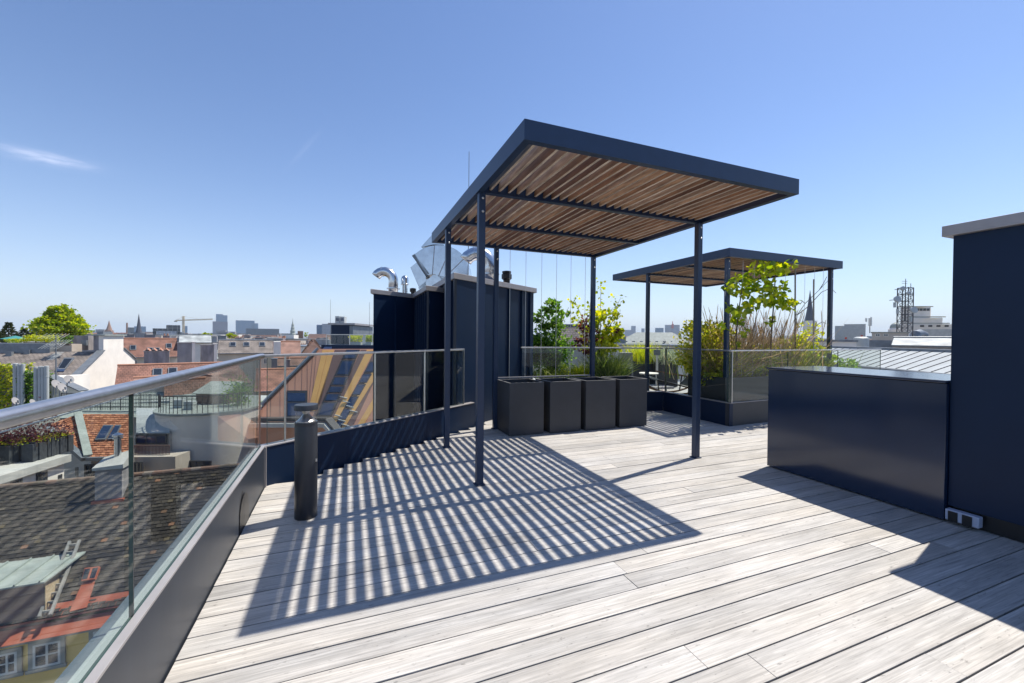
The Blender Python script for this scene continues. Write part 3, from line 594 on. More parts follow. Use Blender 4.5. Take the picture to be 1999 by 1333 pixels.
def chimney(par, x0, x1, y0, y1, z0, z1, m='sooty', pots=0, world=False, caps=False):
    g = MB(); g.box((x0, y0, z0), (x1, y1, z1)); g.box((x0-.06, y0-.06, z1), (x1+.06, y1+.06, z1+.1)); c = g.build('chimney', MT[m], par, world=world)
    if caps:
        g = MB(); k = max(2, int((x1-x0)/.55))
        for i in range(k):
            xc = x0+(x1-x0)*(i+.5)/k; g.face([(xc-.25, y0, z1+.11), (xc, y0, z1+.38), (xc, y1, z1+.38), (xc-.25, y1, z1+.11)]).face([(xc, y0, z1+.38), (xc+.25, y0, z1+.11), (xc+.25, y1, z1+.11), (xc, y1, z1+.38)])
            g.face([(xc-.25, y0, z1+.07), (xc-.25, y0, z1+.11), (xc, y0, z1+.38), (xc+.02, y0, z1+.33)]).face([(xc+.25, y0, z1+.11), (xc+.2, y0, z1+.1), (xc, y0, z1+.34), (xc, y0, z1+.38)])
        g.build('cap_tiles', MT['pot'], c, world=world)
    for i in range(pots):
        xc = x0+(x1-x0)*(i+.5)/pots; MB().lathe((xc, (y0+y1)/2, z1+.1), [(.13, 0), (.11, .4)], 10).build('pot', MT['pot'], c, world=world)
    return c
def radial(xc, D, az=None):
    """frame of a facade square to the line of sight through column xc; at2(x, y, d) lies on that facade moved back by d-D"""
    r = ray(xc, hy(xc)); a = math.atan2(r.x, r.y) if az is None else az; er = Vector((math.sin(a), math.cos(a), 0)); er0 = Vector((r.x, r.y, 0)).normalized(); pc = EYEV+r*D
    return Vector((er.y, -er.x, 0)), er, -a, (lambda x, y, d=D: onplane(x, y, pc+er0*(d-D), er))
def frame_house(name, label, cat, x0, x1, yr, ye, D, pitch, wall, roof, group=None, chim=(), wins=(), hip=0., wmat='whiteframe', over=.3, pm='pane', run=None, sash=2, sky=()):
    """house whose front eave spans columns x0..x1 at row ye, distance D, and whose ridge shows at row yr"""
    EX, EY, rz, at = radial((x0+x1)/2, D)
    P0, P1 = at(x0, ye, D), at(x1, ye, D); ze = (P0.z+P1.z)/2; w = (P1-P0).dot(EX); k = (yr-hy((x0+x1)/2))/F*(D/math.hypot(P0.x+EX.x*w/2, P0.y+EX.y*w/2)); tp = math.tan(rad(pitch))
    D_ = D; Dr = math.hypot(P0.x+EX.x*w/2, P0.y+EX.y*w/2); rn = (EYE-k*Dr-ze)/(tp+k) if run is None else run
    zr = ze+rn*tp; d = 2*rn; t = thing(name, label, cat, (P0.x, P0.y, ZG), rz, group); e, r_ = ze-ZG, zr-ZG
    if hip: MB().box((0, 0, 0), (w, d, e)).build('wall', MT[wall], t, world=False)
    else:
        g = MB(); pr = [(0, 0), (d, 0), (d, e), (rn, r_), (0, e)]; k_ = len(g.v)
        g.v = [(0, y, z) for y, z in pr]+[(w, y, z) for y, z in pr]; g.f = [(0, 4, 3, 2, 1)[::1], (5, 6, 7, 8, 9)]+[(i, (i+1) % 5, (i+1) % 5+5, i+5) for i in range(5)]; g.r = [0]*7; g.mi = [0]*7
        g.build('wall', MT[wall], t, world=False)
    g = MB(); o = over; s = o*tp; th = .1
    if hip:
        roofquad(g, (-o, -o, e-s+th), (w+o, -o, e-s+th), (w-hip, rn, r_+th), (hip, rn, r_+th)); roofquad(g, (w+o, d+o, e-s+th), (-o, d+o, e-s+th), (hip, rn, r_+th), (w-hip, rn, r_+th))
        rooftri(g, (-o, d+o, e-s+th), (-o, -o, e-s+th), (hip, rn, r_+th)); rooftri(g, (w+o, -o, e-s+th), (w+o, d+o, e-s+th), (w-hip, rn, r_+th))
    else:
        roofquad(g, (-.08, -o, e-s+th), (w+.08, -o, e-s+th), (w+.08, rn, r_+th), (-.08, rn, r_+th)); roofquad(g, (w+.08, d+o, e-s+th), (-.08, d+o, e-s+th), (-.08, rn, r_+th), (w+.08, rn, r_+th))
    rf = g.build('roof', MT[roof], t, world=False)
    sn, cs_ = math.sin(rad(pitch)), math.cos(rad(pitch))
    for fx, fy in sky:
        def sp_(u, v, l): return (fx*w+u, fy*rn+v*cs_-l*sn, e+fy*rn*tp+v*sn+th+l*cs_)
        q = MB().slab([sp_(-.4, -.6, .12), sp_(.4, -.6, .12), sp_(.4, .6, .12), sp_(-.4, .6, .12)], .14).build('skylight', MT['zincdark'], rf, world=False); MB().slab([sp_(-.31, -.5, .135), sp_(.31, -.5, .135), sp_(.31, .5, .135), sp_(-.31, .5, .135)], .012).build('pane', MT['pane'], q, world=False)
    if not hip: MB().tube([(-.1, rn, r_+th+.02), (w+.1, rn, r_+th+.02)], .12, 8).build('ridge_cap', MT['pot' if 'tile' in roof else 'zincdark'], rf, world=False)
    MB().box((-.05, -o-.12, e-s-.02), (w+.05, -o, e-s+.1)).build('gutter', MT['zincdark'], rf, world=False)
    for c in chim:      # (x0, x1, ytop, distance behind the eave, thickness, material, pots, caps)
        cx0, cx1, cy, db, ct, m, pots, caps = c
        a, b = at(cx0, cy, D+db), at(cx1, cy, D+db); lx = (a-P0).dot(EX); lw = (b-a).dot(EX)
        zb = e+min(db, d-db)*tp-.4 if 0 < db < d else -1+e
        chimney(rf, lx, lx+lw, db, db+ct, min(zb, a.z-ZG-.3), a.z-ZG-.1, m, pots, caps=caps)
    for (a, b, y0, y1) in wins:
        q, q2 = at(a, y0, D), at(b, y1, D); lx = (q-P0).dot(EX); window(t, lx, lx+(q2-q).dot(EX), q2.z-ZG, q.z-ZG, -.02, wmat, pm, sash)
    return t
def block(name, label, cat, x0, x1, yt, D, depth, m, group=None, wins=(), uv=False, yb=None, cap=None, parent=None, zg=ZG, pm='pane', wmat='darkframe', pname='wall', sash=2):
    """flat topped volume facing the camera: columns x0..x1, top row yt, front at distance D"""
    EX, EY, rz, at = radial((x0+x1)/2, D, None if parent is None else -parent.rotation_euler.z)
    P0, P1 = at(x0, yt, D), at(x1, yt, D); w = (P1-P0).dot(EX); zt = (P0.z+P1.z)/2; zb = zg if yb is None else at((x0+x1)/2, yb, D).z
    if parent is None: t = thing(name, label, cat, (P0.x, P0.y, zb), rz, group); base = Vector((P0.x, P0.y, zb))
    else: t = parent; base = None
    if base is not None:
        g = boxuv(MB(), (0, 0, 0), (w, depth, zt-zb)) if uv else MB().box((0, 0, 0), (w, depth, zt-zb)); g.build(pname, MT[m], t, world=False); ox, oz, oy = 0, zb, 0
    else:
        inv = FR[t].inverted(); l = inv @ Vector((P0.x, P0.y, zb)); g = boxuv(MB(), (l.x, l.y, l.z), (l.x+w, l.y+depth, l.z+zt-zb)) if uv else MB().box((l.x, l.y, l.z), (l.x+w, l.y+depth, l.z+zt-zb)); g.build(pname, MT[m], t, world=False)
        ox, oy, oz = l.x, l.y, 0
    if cap:
        q = FR[t].inverted() @ Vector((P0.x, P0.y, zt)); MB().box((q.x-.12, q.y-.12, q.z), (q.x+w+.12, q.y+depth+.12, q.z+.18)).build('coping', MT[cap], t, world=False)
    inv = FR[t].inverted()
    for (a, b, y0, y1) in wins:
        q, q2 = inv @ at(a, y0, D), inv @ at(b, y1, D); window(t, q.x, q2.x, q2.z, q.z, inv.__matmul__(Vector((P0.x, P0.y, 0))).y-.02, wmat, pm, sash)
    return t
# ---------------------------------------------------------------- ground
g = MB().box((-4000, -600, ZG-1), (6000, 9000, ZG)); struct(g.build('ground', MT['street']))
# ================================================================ old tiled house below the glass
YE_, ZE_, YR_, ZR_, XL_, XR_ = 17.5, -7.75, 21.4, -4.5, -27., -2.6
t = thing('tiled_house', 'old house with dark mottled tiles above a yellow wall, down behind the left glass', 'house', (-14, 19, ZG))
MB().box((XL_, YE_-.05, ZG), (XR_, 25.3, -8.10)).build('wall', MT['yellow'], t)
MB().box((XL_, YE_-.16, -8.36), (XR_, YE_-.05, -8.25)).box((XL_, YE_-.11, -10.62), (XR_, YE_-.05, -10.5)).build('cornice', MT['trim'], t)
rf = tiles((XL_, YE_, ZE_), (XR_, YE_, ZE_), (XR_, YR_, ZR_), (XL_, YR_, ZR_), .145, .19, .028).build('roof', MT['oldtile'], t)
MB().slab([(XR_, 25.3, -8), (XL_, 25.3, -8), (XL_, YR_, ZR_), (XR_, YR_, ZR_)], .1, .3).build('rear_slope', MT['oldtile'], t)
g = MB(); x = XL_
while x < XR_:
    M = Matrix.Translation((x, YR_, ZR_+.0)) @ Matrix.Rotation(R.uniform(-.03, .03), 4, 'Y')
    g.tube([M @ Vector((0, 0, .0)), M @ Vector((.37, 0, .018))], [.10, .085], 10, r=R.uniform(.0, 1)); x += .33
ramp_attr(mat('ridge_tiles', (1, 1, 1), .9, var=.3, scale=6), [(0, (.20, .16, .12)), (.45, (.30, .17, .12)), (1, (.36, .30, .25))])
g.build('ridge', bpy.data.materials['ridge_tiles'], rf)
g = MB(); g.slab([(XL_, YE_-.30, -8.22), (XR_, YE_-.30, -8.22), (XR_, YE_+.03, -7.92), (XL_, YE_+.03, -7.92)], .03)
g.slab([(XL_, YE_-.03, -7.79), (XR_, YE_-.03, -7.79), (XR_, YE_+.28, -7.47), (XL_, YE_+.28, -7.47)], .03); g.build('eave_flashing', MT['redmetal'], t)
pp = Vector((0, YE_, ZE_)); pn = Vector((0, -(ZR_-ZE_), YR_-YE_)).normalized()
def rp(x, y, lift=0.): return onplane(x, y, pp, pn)+pn*lift
h = [rp(161.5, 1138.6, .05), rp(186.3, 1135, .05), rp(170.3, 1186.5, .05), rp(136.6, 1195, .05)]
MB().slab([h[3], h[2], h[1], h[0]], .06).build('flashing_sheet', MT['redmetal'], t)
h = [rp(168.6, 1112, .14), rp(197, 1108.5, .14), rp(188, 1133, .14), rp(161.5, 1137, .14)]
w_ = MB().slab([h[3], h[2], h[1], h[0]], .14).build('roof_hatch', MT['redmetal'], t)
cen = sum(h, Vector())/4
for a, b in ((0, .46), (.54, 1)):
    q = [lerp(h[3], h[2], a), lerp(h[3], h[2], b), lerp(h[0], h[1], b), lerp(h[0], h[1], a)]; c_ = sum(q, Vector())/4
    MB().slab([lerp(c_, p, .8)+pn*.012 for p in q], .012).build('pane', MT['pane'], w_)
for x0, x1, y0, y1 in ((-14, 45, 1266, 1318), (57, 129, 1246, 1302), (175, 240, 1220, 1268)):
    a, b = onY(x0, y0, YE_-.05), onY(x1, y1, YE_-.05)
    a = onY((x0+x1)/2, y0, YE_-.05); xa, xb = onY(x0, (y0+y1)/2, YE_-.05).x, onY(x1, (y0+y1)/2, YE_-.05).x; zt_, zb_ = a.z, onY((x0+x1)/2, y1, YE_-.05).z
    g = MB(); yy = YE_-.05; s = .11
    g.box((xa, yy-.06, zb_-.05), (xa+s, yy, zt_)).box((xb-s, yy-.06, zb_-.05), (xb, yy, zt_)).box((xa+s, yy-.06, zt_-s), (xb-s, yy, zt_)).box((xa-.05, yy-.1, zb_-.05), (xb+.05, yy-.061, zb_+.06)).build('surround', MT['trim'], t)
    window(t, xa+s, xb-s, zb_+.06, zt_-s, yy-.012, world=True, bars=1, fr=.06)
# lean-to dormer
Yd = rp(86, 1203).y; q = onY(86, 1134, Yd); zr_ = ZE_+(Yd-YE_)*(ZR_-ZE_)/(YR_-YE_); sl_ = .06
m_ = (ZR_-ZE_)/(YR_-YE_); yb_ = (q.z-sl_*Yd-ZE_+m_*YE_)/(m_-sl_)
dm = MB().prism([(q.x-3.4, Yd), (q.x, Yd), (q.x, yb_), (q.x-3.4, yb_)], [zr_-.3, zr_-.3, q.z-.02, q.z-.02], [q.z, q.z, q.z+sl_*(yb_-Yd), q.z+sl_*(yb_-Yd)]).build('dormer', MT['darkpan'], t)
g = MB(); g.slab([(q.x-3.6, Yd-.18, q.z+.05), (q.x+.1, Yd-.18, q.z+.05), (q.x+.35, yb_+.1, q.z+.07+sl_*(yb_-Yd)), (q.x-3.5, yb_+.1, q.z+.07+sl_*(yb_-Yd))], .05)
for i in range(7): xx = q.x-3.5+.58*i; g.bar((xx, Yd-.18, q.z+.08), (xx+.12, yb_, q.z+.1+sl_*(yb_-Yd)), .035, .06)
g.build('dormer_roof', MT['patina'], dm)
MB().prism([(q.x+.012, Yd), (q.x+.03, Yd), (q.x+.03, yb_-.1), (q.x+.012, yb_-.1)], [zr_, zr_, q.z, q.z], [q.z-.06, q.z-.06, q.z+.02, q.z+.02]).build('cheek_board', MT['osb'], dm)
t = thing('roof_ladder', 'weathered timber roof ladder lying beside the green roofed dormer', 'ladder', tuple(rp(125, 1140)))
a, b = rp(160, 1060, .22), rp(104, 1205, .22); s = Vector((.26, 0, 0)); g = MB()
g.bar(a, b, .07, .09); g.bar(a-s, b-s, .07, .09)
for i in range(9): p = lerp(a, b, (i+.5)/9); g.bar(p-s*1.05, p+Vector((.03, 0, 0)), .05, .06)
g.build('ladder', MT['timber'], t)
# chimney of the old house
cb_ = rp(211, 978); t = thing('brick_chimney', 'stout grey rendered chimney with crumbling top on the dark tiled roof', 'chimney', tuple(cb_))
xa, xb = onY(185, 940, cb_.y).x, onY(238, 940, cb_.y).x; zt_ = onY(211, 916, cb_.y).z
MB().box((xa, cb_.y, cb_.z-.5), (xb, cb_.y+.72, zt_)).build('shaft', MT['sooty'], t)
MB().box((xa-.08, cb_.y-.08, cb_.z-.12), (xb+.08, cb_.y+.5, cb_.z+.06)).build('flashing', MT['redmetal'], t)
g = MB(); g.prism([(xa-.06, cb_.y-.06), (xb+.06, cb_.y-.06), (xb+.08, cb_.y+.78), (xa-.04, cb_.y+.78)], zt_, [zt_+.1, zt_+.16, zt_+.55, zt_+.3]); g.build('crown', MT['conc'], t)
p = Vector((xb-.35, cb_.y+.55, zt_+.3)); MB().lathe(p, [(.11, 0), (.11, .75), (.16, .76), (.16, .8), (.12, .82), (.12, .86), (.17, .87), (.17, .92), (.03, 1.0)], 14).build('flue', MT['duct'], t, smooth=True)
# ================================================================ white house with the planted terrace
def vwall(A, B, z0, z1a, z1b, th, g=None):
    g = g or MB(); e = (B-A); e.z = 0; e.normalize(); n = Vector((-e.y, e.x, 0)); b = [A, B, B+n*th, A+n*th]
    return g.prism([(p.x, p.y) for p in b], z0, [z1a, z1b, z1b, z1a])
P0, P1 = at(0, 942, 18.05), at(125, 903, 21.0); e = (P1-P0); e.z = 0; e.normalize(); nn = Vector((-e.y, e.x, 0)); zt_ = (P0.z+P1.z)/2
Pl = P0-e*7
t = thing('white_house', 'white house with dark windows under a terrace edge behind the dark tiled ridge', 'house', (P0.x, P0.y, ZG))
vwall(Pl, P1, ZG, zt_, zt_, 6.5).build('wall', MT['white'], t)
vwall(Pl-nn*.25, P1-nn*.25+e*.1, zt_+.02, zt_+.38, zt_+.38, 7).build('terrace_slab', MT['conc'], t)
nrm = nn
def onwall(x, y): return onplane(x, y, P0, nn)
Mw = Matrix((e, nn, Vector((0, 0, 1)))).transposed().to_4x4(); Mw.translation = P0
for x0, x1, y0, y1 in ((19, 43, 937, 962), (70, 92, 920, 950), (113, 120.5, 926, 948)):
    a, b = onwall(x0, y0), onwall(x1, y1); la, lb = Mw.inverted() @ a, Mw.inverted() @ onwall(x1, (y0+y1)/2); zlo = (Mw.inverted() @ onwall((x0+x1)/2, y1)).z
    g = MB(); bxs = (min(la.x, lb.x), max(la.x, lb.x)); zhi = (Mw.inverted() @ onwall((x0+x1)/2, y0)).z
    f_ = MB().box((bxs[0], -.03, zlo), (bxs[1], .05, zhi)); f_.v = [tuple(Mw @ Vector(v)) for v in f_.v]; w_ = f_.build('window', MT['darkframe'], t)
    for k in (0, 1):
        xm0, xm1 = bxs[0]+.06+(bxs[1]-bxs[0]-.06)*k/2, bxs[0]+(bxs[1]-bxs[0]-.06)*(k+1)/2
        f_ = MB().box((xm0, -.045, zlo+.06), (xm1, -.031, zhi-.06)); f_.v = [tuple(Mw @ Vector(v)) for v in f_.v]; f_.build('pane', MT['pane'], w_)
# grey mansard storey behind the terrace
a = at(-160, 826, 23.5); b = at(92, 826, 25.5); 
g = MB(); e2 = (b-a); e2.z = 0; e2.normalize(); n2 = Vector((-e2.y, e2.x, 0)); zb = zt_+.3; zt2 = (a.z+b.z)/2
g.slab([(a.x, a.y, zb), (b.x+.2*e2.x, b.y+.2*e2.y, zb), (b.x+n2.x*.6, b.y+n2.y*.6, zt2), (a.x+n2.x*.6, a.y+n2.y*.6, zt2)], .3)
g.slab([(a.x+n2.x*.6, a.y+n2.y*.6, zt2), (b.x+n2.x*.6, b.y+n2.y*.6, zt2), (b.x+n2.x*1.2, b.y+n2.y*1.2, zt2+.05), (a.x+n2.x*1.2, a.y+n2.y*1.2, zt2+.05)], .3); g.build('mansard', MT['trim'], t)
for i, (x0, x1, y0, y1, lab) in enumerate(((-40, 14, 880, 925, 'dark fabric planter at the left picture edge of the white house terrace'), (16, 62, 872, 918, 'dark sagging fabric planter in the middle of the white house terrace'), (64, 128, 860, 900, 'dark fabric planter nearest the orange roof on the white house terrace'))):
    D0 = 18.3+i*.75; p = at((x0+x1)/2, y1, D0+1); w = (x1-x0)*D0/F; tt = thing('fabric_planter', lab, 'planter', (p.x, p.y, zt_+.38), math.atan2(e.y, e.x), 'dark fabric planters on the terrace')
    z0 = 0; hh = .85; g = MB()
    n_ = 14
    for k in range(n_):
        x_ = w*1.35*(k/n_-.5); x2_ = w*1.35*((k+1)/n_-.5); g.box((x_, -.22+.03*math.sin(k*1.9), z0), (x2_, .25, hh+.05*math.sin(k*1.3)))
    g.build('fabric', MT['tarp'], tt, world=False)
    MB().box((-w*.66, -.2, hh*.8), (w*.66, .22, hh*.95)).build('soil', MT['soil'], tt, world=False)
    pl_ = thing('potted_shrub', ['red leaved shrubs spilling from the leftmost fabric planter', 'red shrub in the middle fabric planter of the terrace', 'red and yellow shrub in the fabric planter next to the orange roof'][i], 'shrub', (p.x, p.y, zt_+.38+hh), math.atan2(e.y, e.x), 'red shrubs in the fabric planters')
    for nm, m, cnt, hgt in (('foliage', 'lf_red', 900, .9), ('low_foliage', 'lf_yellow', 300, .2)):
        g = MB()
        for k in range(cnt):
            cx_ = R.uniform(-.6, .6)*w; z_ = abs(R.gauss(0, .5))*hgt*(1+.5*math.sin(cx_*3+i)); g.leaf(Vector((cx_, R.gauss(0, .22), z_)), Vector((R.gauss(0, 1), R.gauss(0, 1), .6)), R.uniform(.06, .14))
        g.build(nm, MT[m], pl_, world=False)
# ================================================================ orange hip roof and beige neighbours
t = thing('orange_roof_house', 'beige house with an orange hipped roof and skylight, behind the stout grey chimney', 'house', tuple(at(210, 893, 22)[:2])+(ZG,))
De = 22.; E0, E1 = at(172, 893, De), at(256, 891, De+.2); T0, T1 = at(152, 812, De+2.6), at(256, 808, De+2.75); L0, L1 = at(93, 830, De+1.5), at(170, 895, De-.1)
z_ = E0.z; T0.z = T1.z
rf = tiles((E0.x, E0.y, z_), (E1.x, E1.y, z_), (T1.x, T1.y, T1.z), (T0.x, T0.y, T1.z), .21, .2, .03).build('roof', MT['orangetile'], t)
tdir = (T0-L0).normalized()*.12; tiles(E0-tdir, E0, (T0.x, T0.y, T1.z), L0, .21, .2, .03).build('side_slope', MT['orangetile'], t)
MB().bar(Vector((T0.x, T0.y, T1.z+.1)), Vector((E0.x, E0.y, z_+.1)), .34, .12).build('hip_capping', MT['patina'], t)
MB().bar(Vector((L0.x-.1, L0.y, L0.z)), Vector((E0.x-.1, E0.y-.1, z_-.05)), .26, .2).build('gutter', MT['zincdark'], t)
MB().bar(E0-Vector((0, .1, .05)), Vector((E1.x, E1.y-.1, z_-.05)), .22, .18).build('gutter', MT['zincdark'], t)
nn_ = (E1-E0).cross(T0-E0).normalized()
def op(x, y, l): return onplane(x, y, E0, nn_)+nn_*l
for (c0, c1, c2, c3) in (((187, 861), (207, 860), (223, 832), (204, 832)), ((211, 860), (226, 859), (238, 832), (227, 832))):
    if nn_.dot(EYEV-E0) < 0: nn_ = -nn_
    q = [op(*c0, .12), op(*c1, .12), op(*c2, .12), op(*c3, .12)]; s_ = MB().slab(q, .12).build('skylight', MT['zincdark'], rf); c_ = sum(q, Vector())/4
    MB().slab([lerp(c_, p, .82)+nn_*.02 for p in q], .015).build('pane', MT['bluepane'], s_)
w0, w1 = E0-EX*.2+EY*.35, E1+EY*.35; w1 = at(332, 889, De+.3)+EY*.35; vwall(w0, w1, ZG, z_-.1, z_-.1, 1.2).build('wall', MT['beige'], t)
Mw = Matrix((EX, EY, Vector((0, 0, 1)))).transposed().to_4x4()
def camwin(root, x0, x1, y0, y1, D, **k):
    M = Mw.copy(); M.translation = at(x0, y1, D); inv = FR[root].inverted() @ M
    a = at(x1, y0, D); w = (a-at(x0, y1, D)).dot(EX); h = a.z-M.translation.z
    sv = FR[root]; FR[root] = sv
    g = window(root, 0, w, 0, h, 0, world=False, **k)
    for o_ in [g]+list(g.children): o_.data.transform(inv)
    return g
camwin(t, 166, 188, 906, 932, 22.2, mf='darkframe')
camwin(t, 262, 280, 901, 925, 22.25, mf='darkframe')
MB().bar(at(150, 912, 22.1), at(150, 950, 22.1), .1).build('downpipe', MT['zincdark'], t)
# rounded rendered tower with a roof terrace
cc = at(412, 812, 26.6); zt_ = zat(412, 811, 24.2); cr = 2.75
t = thing('round_tower_house', 'beige rendered house with a rounded front and railed roof terrace, seen through the glass', 'house', (cc.x, cc.y, ZG))
g = MB(); arc_ = [(cc.x+EX.x*cr*math.sin(a)-EY.x*cr*math.cos(a), cc.y+EX.y*cr*math.sin(a)-EY.y*cr*math.cos(a)) for a in [rad(-82+164*i/30) for i in range(31)]]
pb = [tuple((cc+EX*3.1+EY*5)[:2]), tuple((cc-EX*cr+EY*5)[:2])]
MB().prism(arc_+pb, ZG, zt_).build('wall', MT['white'], t, smooth=True)
arc2 = [(cc.x+(p[0]-cc.x)*1.03, cc.y+(p[1]-cc.y)*1.03) for p in arc_]; MB().prism(arc2+pb, zt_+.003, zt_+.13).build('coping', MT['patina'], t)
g = MB(); prev = None
for i in range(9, 31):
    p = Vector((cc.x+(arc_[i][0]-cc.x)*.97, cc.y+(arc_[i][1]-cc.y)*.97, zt_+.13)); g.bar(p, p+Vector((0, 0, 1.0)), .03)
    if prev: g.bar(prev+Vector((0, 0, 1)), p+Vector((0, 0, 1)), .05); g.bar(prev+Vector((0, 0, .5)), p+Vector((0, 0, .5)), .025)
    prev = p
g.build('railing', MT['lattice'], t)
camwin(t, 368, 413, 899, 922, 23.78, mf='darkframe', sash=3)
t = thing('garden_shed', 'small dark shed with a green metal roof on the terrace of the round fronted house', 'shed', tuple(at(415, 800, 27.5)[:2])+(zt_+.13,), RZ)
MB().box((-1.1, 0, 0), (1.0, 1.4, .75)).build('wall', MT['darkpan'], t, world=False)
MB().slab([(-1.2, -.25, .72), (1.1, -.25, .72), (1.1, 1.5, 1.35), (-1.2, 1.5, 1.35)], .06).build('roof', MT['patina'], t, world=False)
P = at(466, 812, 27); t = thing('potted_shrub', 'loose green shrub in the corner of the railed terrace beside the shed', 'shrub', (P.x, P.y, zt_+.13))
g = MB()
for k in range(900): p = Vector((R.gauss(0, .4), R.gauss(0, .4), abs(R.gauss(.8, .5)))); g.leaf(p, Vector((R.gauss(0, 1), R.gauss(0, 1), .4)), .13)
g.build('foliage', MT['lf_mid'], t, world=False); MB().tube([(0, 0, 0), (.05, 0, .9)], .03, 6).build('stem', MT['bark'], t, world=False)
for i, (x, D0, lab) in enumerate(((352, 26, 'white planter box at the left end of the railed round terrace'), (372, 25.4, 'pale planter box beside the shed on the railed round terrace'))):
    P = at(x, 800, D0); t = thing('planter_box', lab, 'planter', (P.x, P.y, zt_+.13), RZ, 'pale planters on the round terrace')
    MB().box((-.28, -.2, 0), (.28, .2, .5)).build('shell', MT['palemetal'], t, world=False)
# pale sheet roof beside it
t = thing('pale_roof_house', 'house with pale curved metal roof and dark ribbon window left of the rounded house', 'house', tuple(at(297, 845, 23.6)[:2])+(ZG,))
g = MB(); pts = [(845, 23.6), (826, 24.2), (810, 25.1), (800, 26.4), (796, 28)]; prev = None
for y, D0 in pts:
    a, b = at(266, y, D0), at(331, y, D0); b.z = a.z
    if prev: g.slab([prev[0], prev[1], b, a], .1)
    prev = (a, b)
g.build('roof', MT['palemetal'], t, smooth=False)
a, b = at(266, 846, 23.7), at(331, 846, 23.7); vwall(a, b, ZG, a.z-.05, b.z-.05, 5).build('wall', MT['beige'], t)
camwin(t, 266, 326, 848, 866, 23.62, mf='darkframe', mp='bluepane', sash=3)
g = MB(); a, b = at(262, 888, 23.0), at(331, 888, 23.0); g.slab([a, b, b+EY*.8, a+EY*.8], .15); a, b = at(262, 870, 23.0), at(331, 870, 23.0); 
for i in range(26): p = lerp(a, b, i/25); g.bar(p, p-Vector((0, 0, .5)), .03)
g.bar(a, b, .06).build('balcony', MT['darkpan'], t)
# ================================================================ flat green roofs with railings
t = thing('flat_roof_house', 'low house with a flat green sheet roof and a thin railing, above the orange roof', 'house', tuple(at(200, 812, 28)[:2])+(ZG,))
a, b = at(70, 822, 27.5), at(300, 808, 28.2); z_ = (a.z+b.z)/2; g = MB()
g.prism([(a.x, a.y), (b.x, b.y), (b.x+EY.x*6, b.y+EY.y*6), (a.x+EY.x*6, a.y+EY.y*6)], ZG, z_); g.build('wall', MT['conc'], t)
g = MB().prism([tuple((a-EY*.3)[:2]), tuple((b-EY*.3)[:2]), tuple((b+EY*6.2)[:2]), tuple((a+EY*6.2)[:2])], z_, [z_+.05, z_+.05, z_+.9, z_+.9])
for k in range(1, 7): p, q = a+EY*k, b+EY*k; g.bar(Vector((p.x, p.y, z_+.07+.137*k)), Vector((q.x, q.y, z_+.07+.137*k)), .05, .1)
g.build('roof', MT['patina'], t)
g = MB(); a, b = at(120, 795, 29), at(312, 789, 29); z_ = (a.z+b.z)/2
for i in range(61): p = lerp(a, b, i/60); g.bar(Vector((p.x, p.y, z_-.3)), Vector((p.x, p.y, z_+.85)), .05 if i % 6 == 0 else .02)
g.bar(Vector((a.x, a.y, z_+.85)), Vector((b.x, b.y, z_+.85)), .05); g.bar(Vector((a.x, a.y, z_-.05)), Vector((b.x, b.y, z_-.05)), .04); g.build('railing', MT['lattice'], t)
a, b = at(80, 795, 31), at(330, 782, 31); vwall(a, b, ZG, a.z, b.z, 3).build('rear_wall', MT['palemetal'], t)
# ================================================================ slate house and white fire wall
XW = -28.; Yg = [onX(154, 736, XW).y, onX(204, 685, XW).y, onX(262, 702, XW).y]
ze, zr = onX(154, 737, XW).z, onX(203, 686, XW).z; zc = onX(220, 655, XW).z
t = thing('slate_house', 'house with a long brown slate roof ending in a tall white fire wall with chimney', 'house', (XW-12, Yg[1], ZG))
MB().box((-75, Yg[0]+.2, ZG), (XW-.5, Yg[2]-.2, ze-.2)).build('wall', MT['cream'], t)
g = MB(); roofquad(g, (-78, Yg[0]-.2, ze-.15), (XW-.4, Yg[0]-.2, ze-.15), (XW-.4, Yg[1], zr), (-78, Yg[1], zr), .15); roofquad(g, (XW-.4, Yg[2]-.1, onX(262, 702, XW).z-.2), (-78, Yg[2]-.1, onX(262, 702, XW).z-.2), (-78, Yg[1], zr), (XW-.4, Yg[1], zr), .15); rf = g.build('roof', MT['slate'], t)
y0, y1 = onX(202, 690, XW).y, onX(241, 690, XW).y
prof = [(Yg[0]-.3, ZG), (Yg[2]+.2, ZG), (Yg[2]+.2, onX(262, 702, XW).z+.1), (y1, onX(241, 680, XW).z), (y1, zc), (y0, zc), (y0, zr+.1), (Yg[0]-.3, ze+.15)]
g = MB(); n_ = len(prof); g.v = [(XW, y, z) for y, z in prof]+[(XW-.45, y, z) for y, z in prof]; g.f = [tuple(range(n_)), tuple(n_+i for i in reversed(range(n_)))]+[(i, n_+i, n_+(i+1) % n_, (i+1) % n_) for i in range(n_)]; g.r = [0]*len(g.f); g.mi = [0]*len(g.f)
g.build('fire_wall', MT['white'], t)
g = MB(); g.bar((XW-.2, Yg[0]-.35, ze+.2), (XW-.2, y0, zr+.16), .75, .1); g.build('wall_coping', MT['zincdark'], t); g = MB(); g.bar((XW-.2, y1, onX(241, 680, XW).z+.05), (XW-.2, Yg[2]+.25, onX(262, 702, XW).z+.15), .75, .1); g.build('wall_coping', MT['zincdark'], t)
MB().box((XW-.95, y0+.02, zr-1.5), (XW-.452, y1-.02, zc-.02)).build('chimney', MT['sooty'], rf)
MB().box((XW-1.3, y0-.3, zc), (XW+.25, y1+.3, zc+.13)).build('chimney_cap', MT['patina'], rf)
MB().box((-66, Yg[1]-.25, zr-1.0), (onY(97, 675, Yg[1]-.25).x, Yg[1]+2, onY(50, 670, Yg[1]-.25).z)).build('roof_parapet', MT['zincdark'], rf)
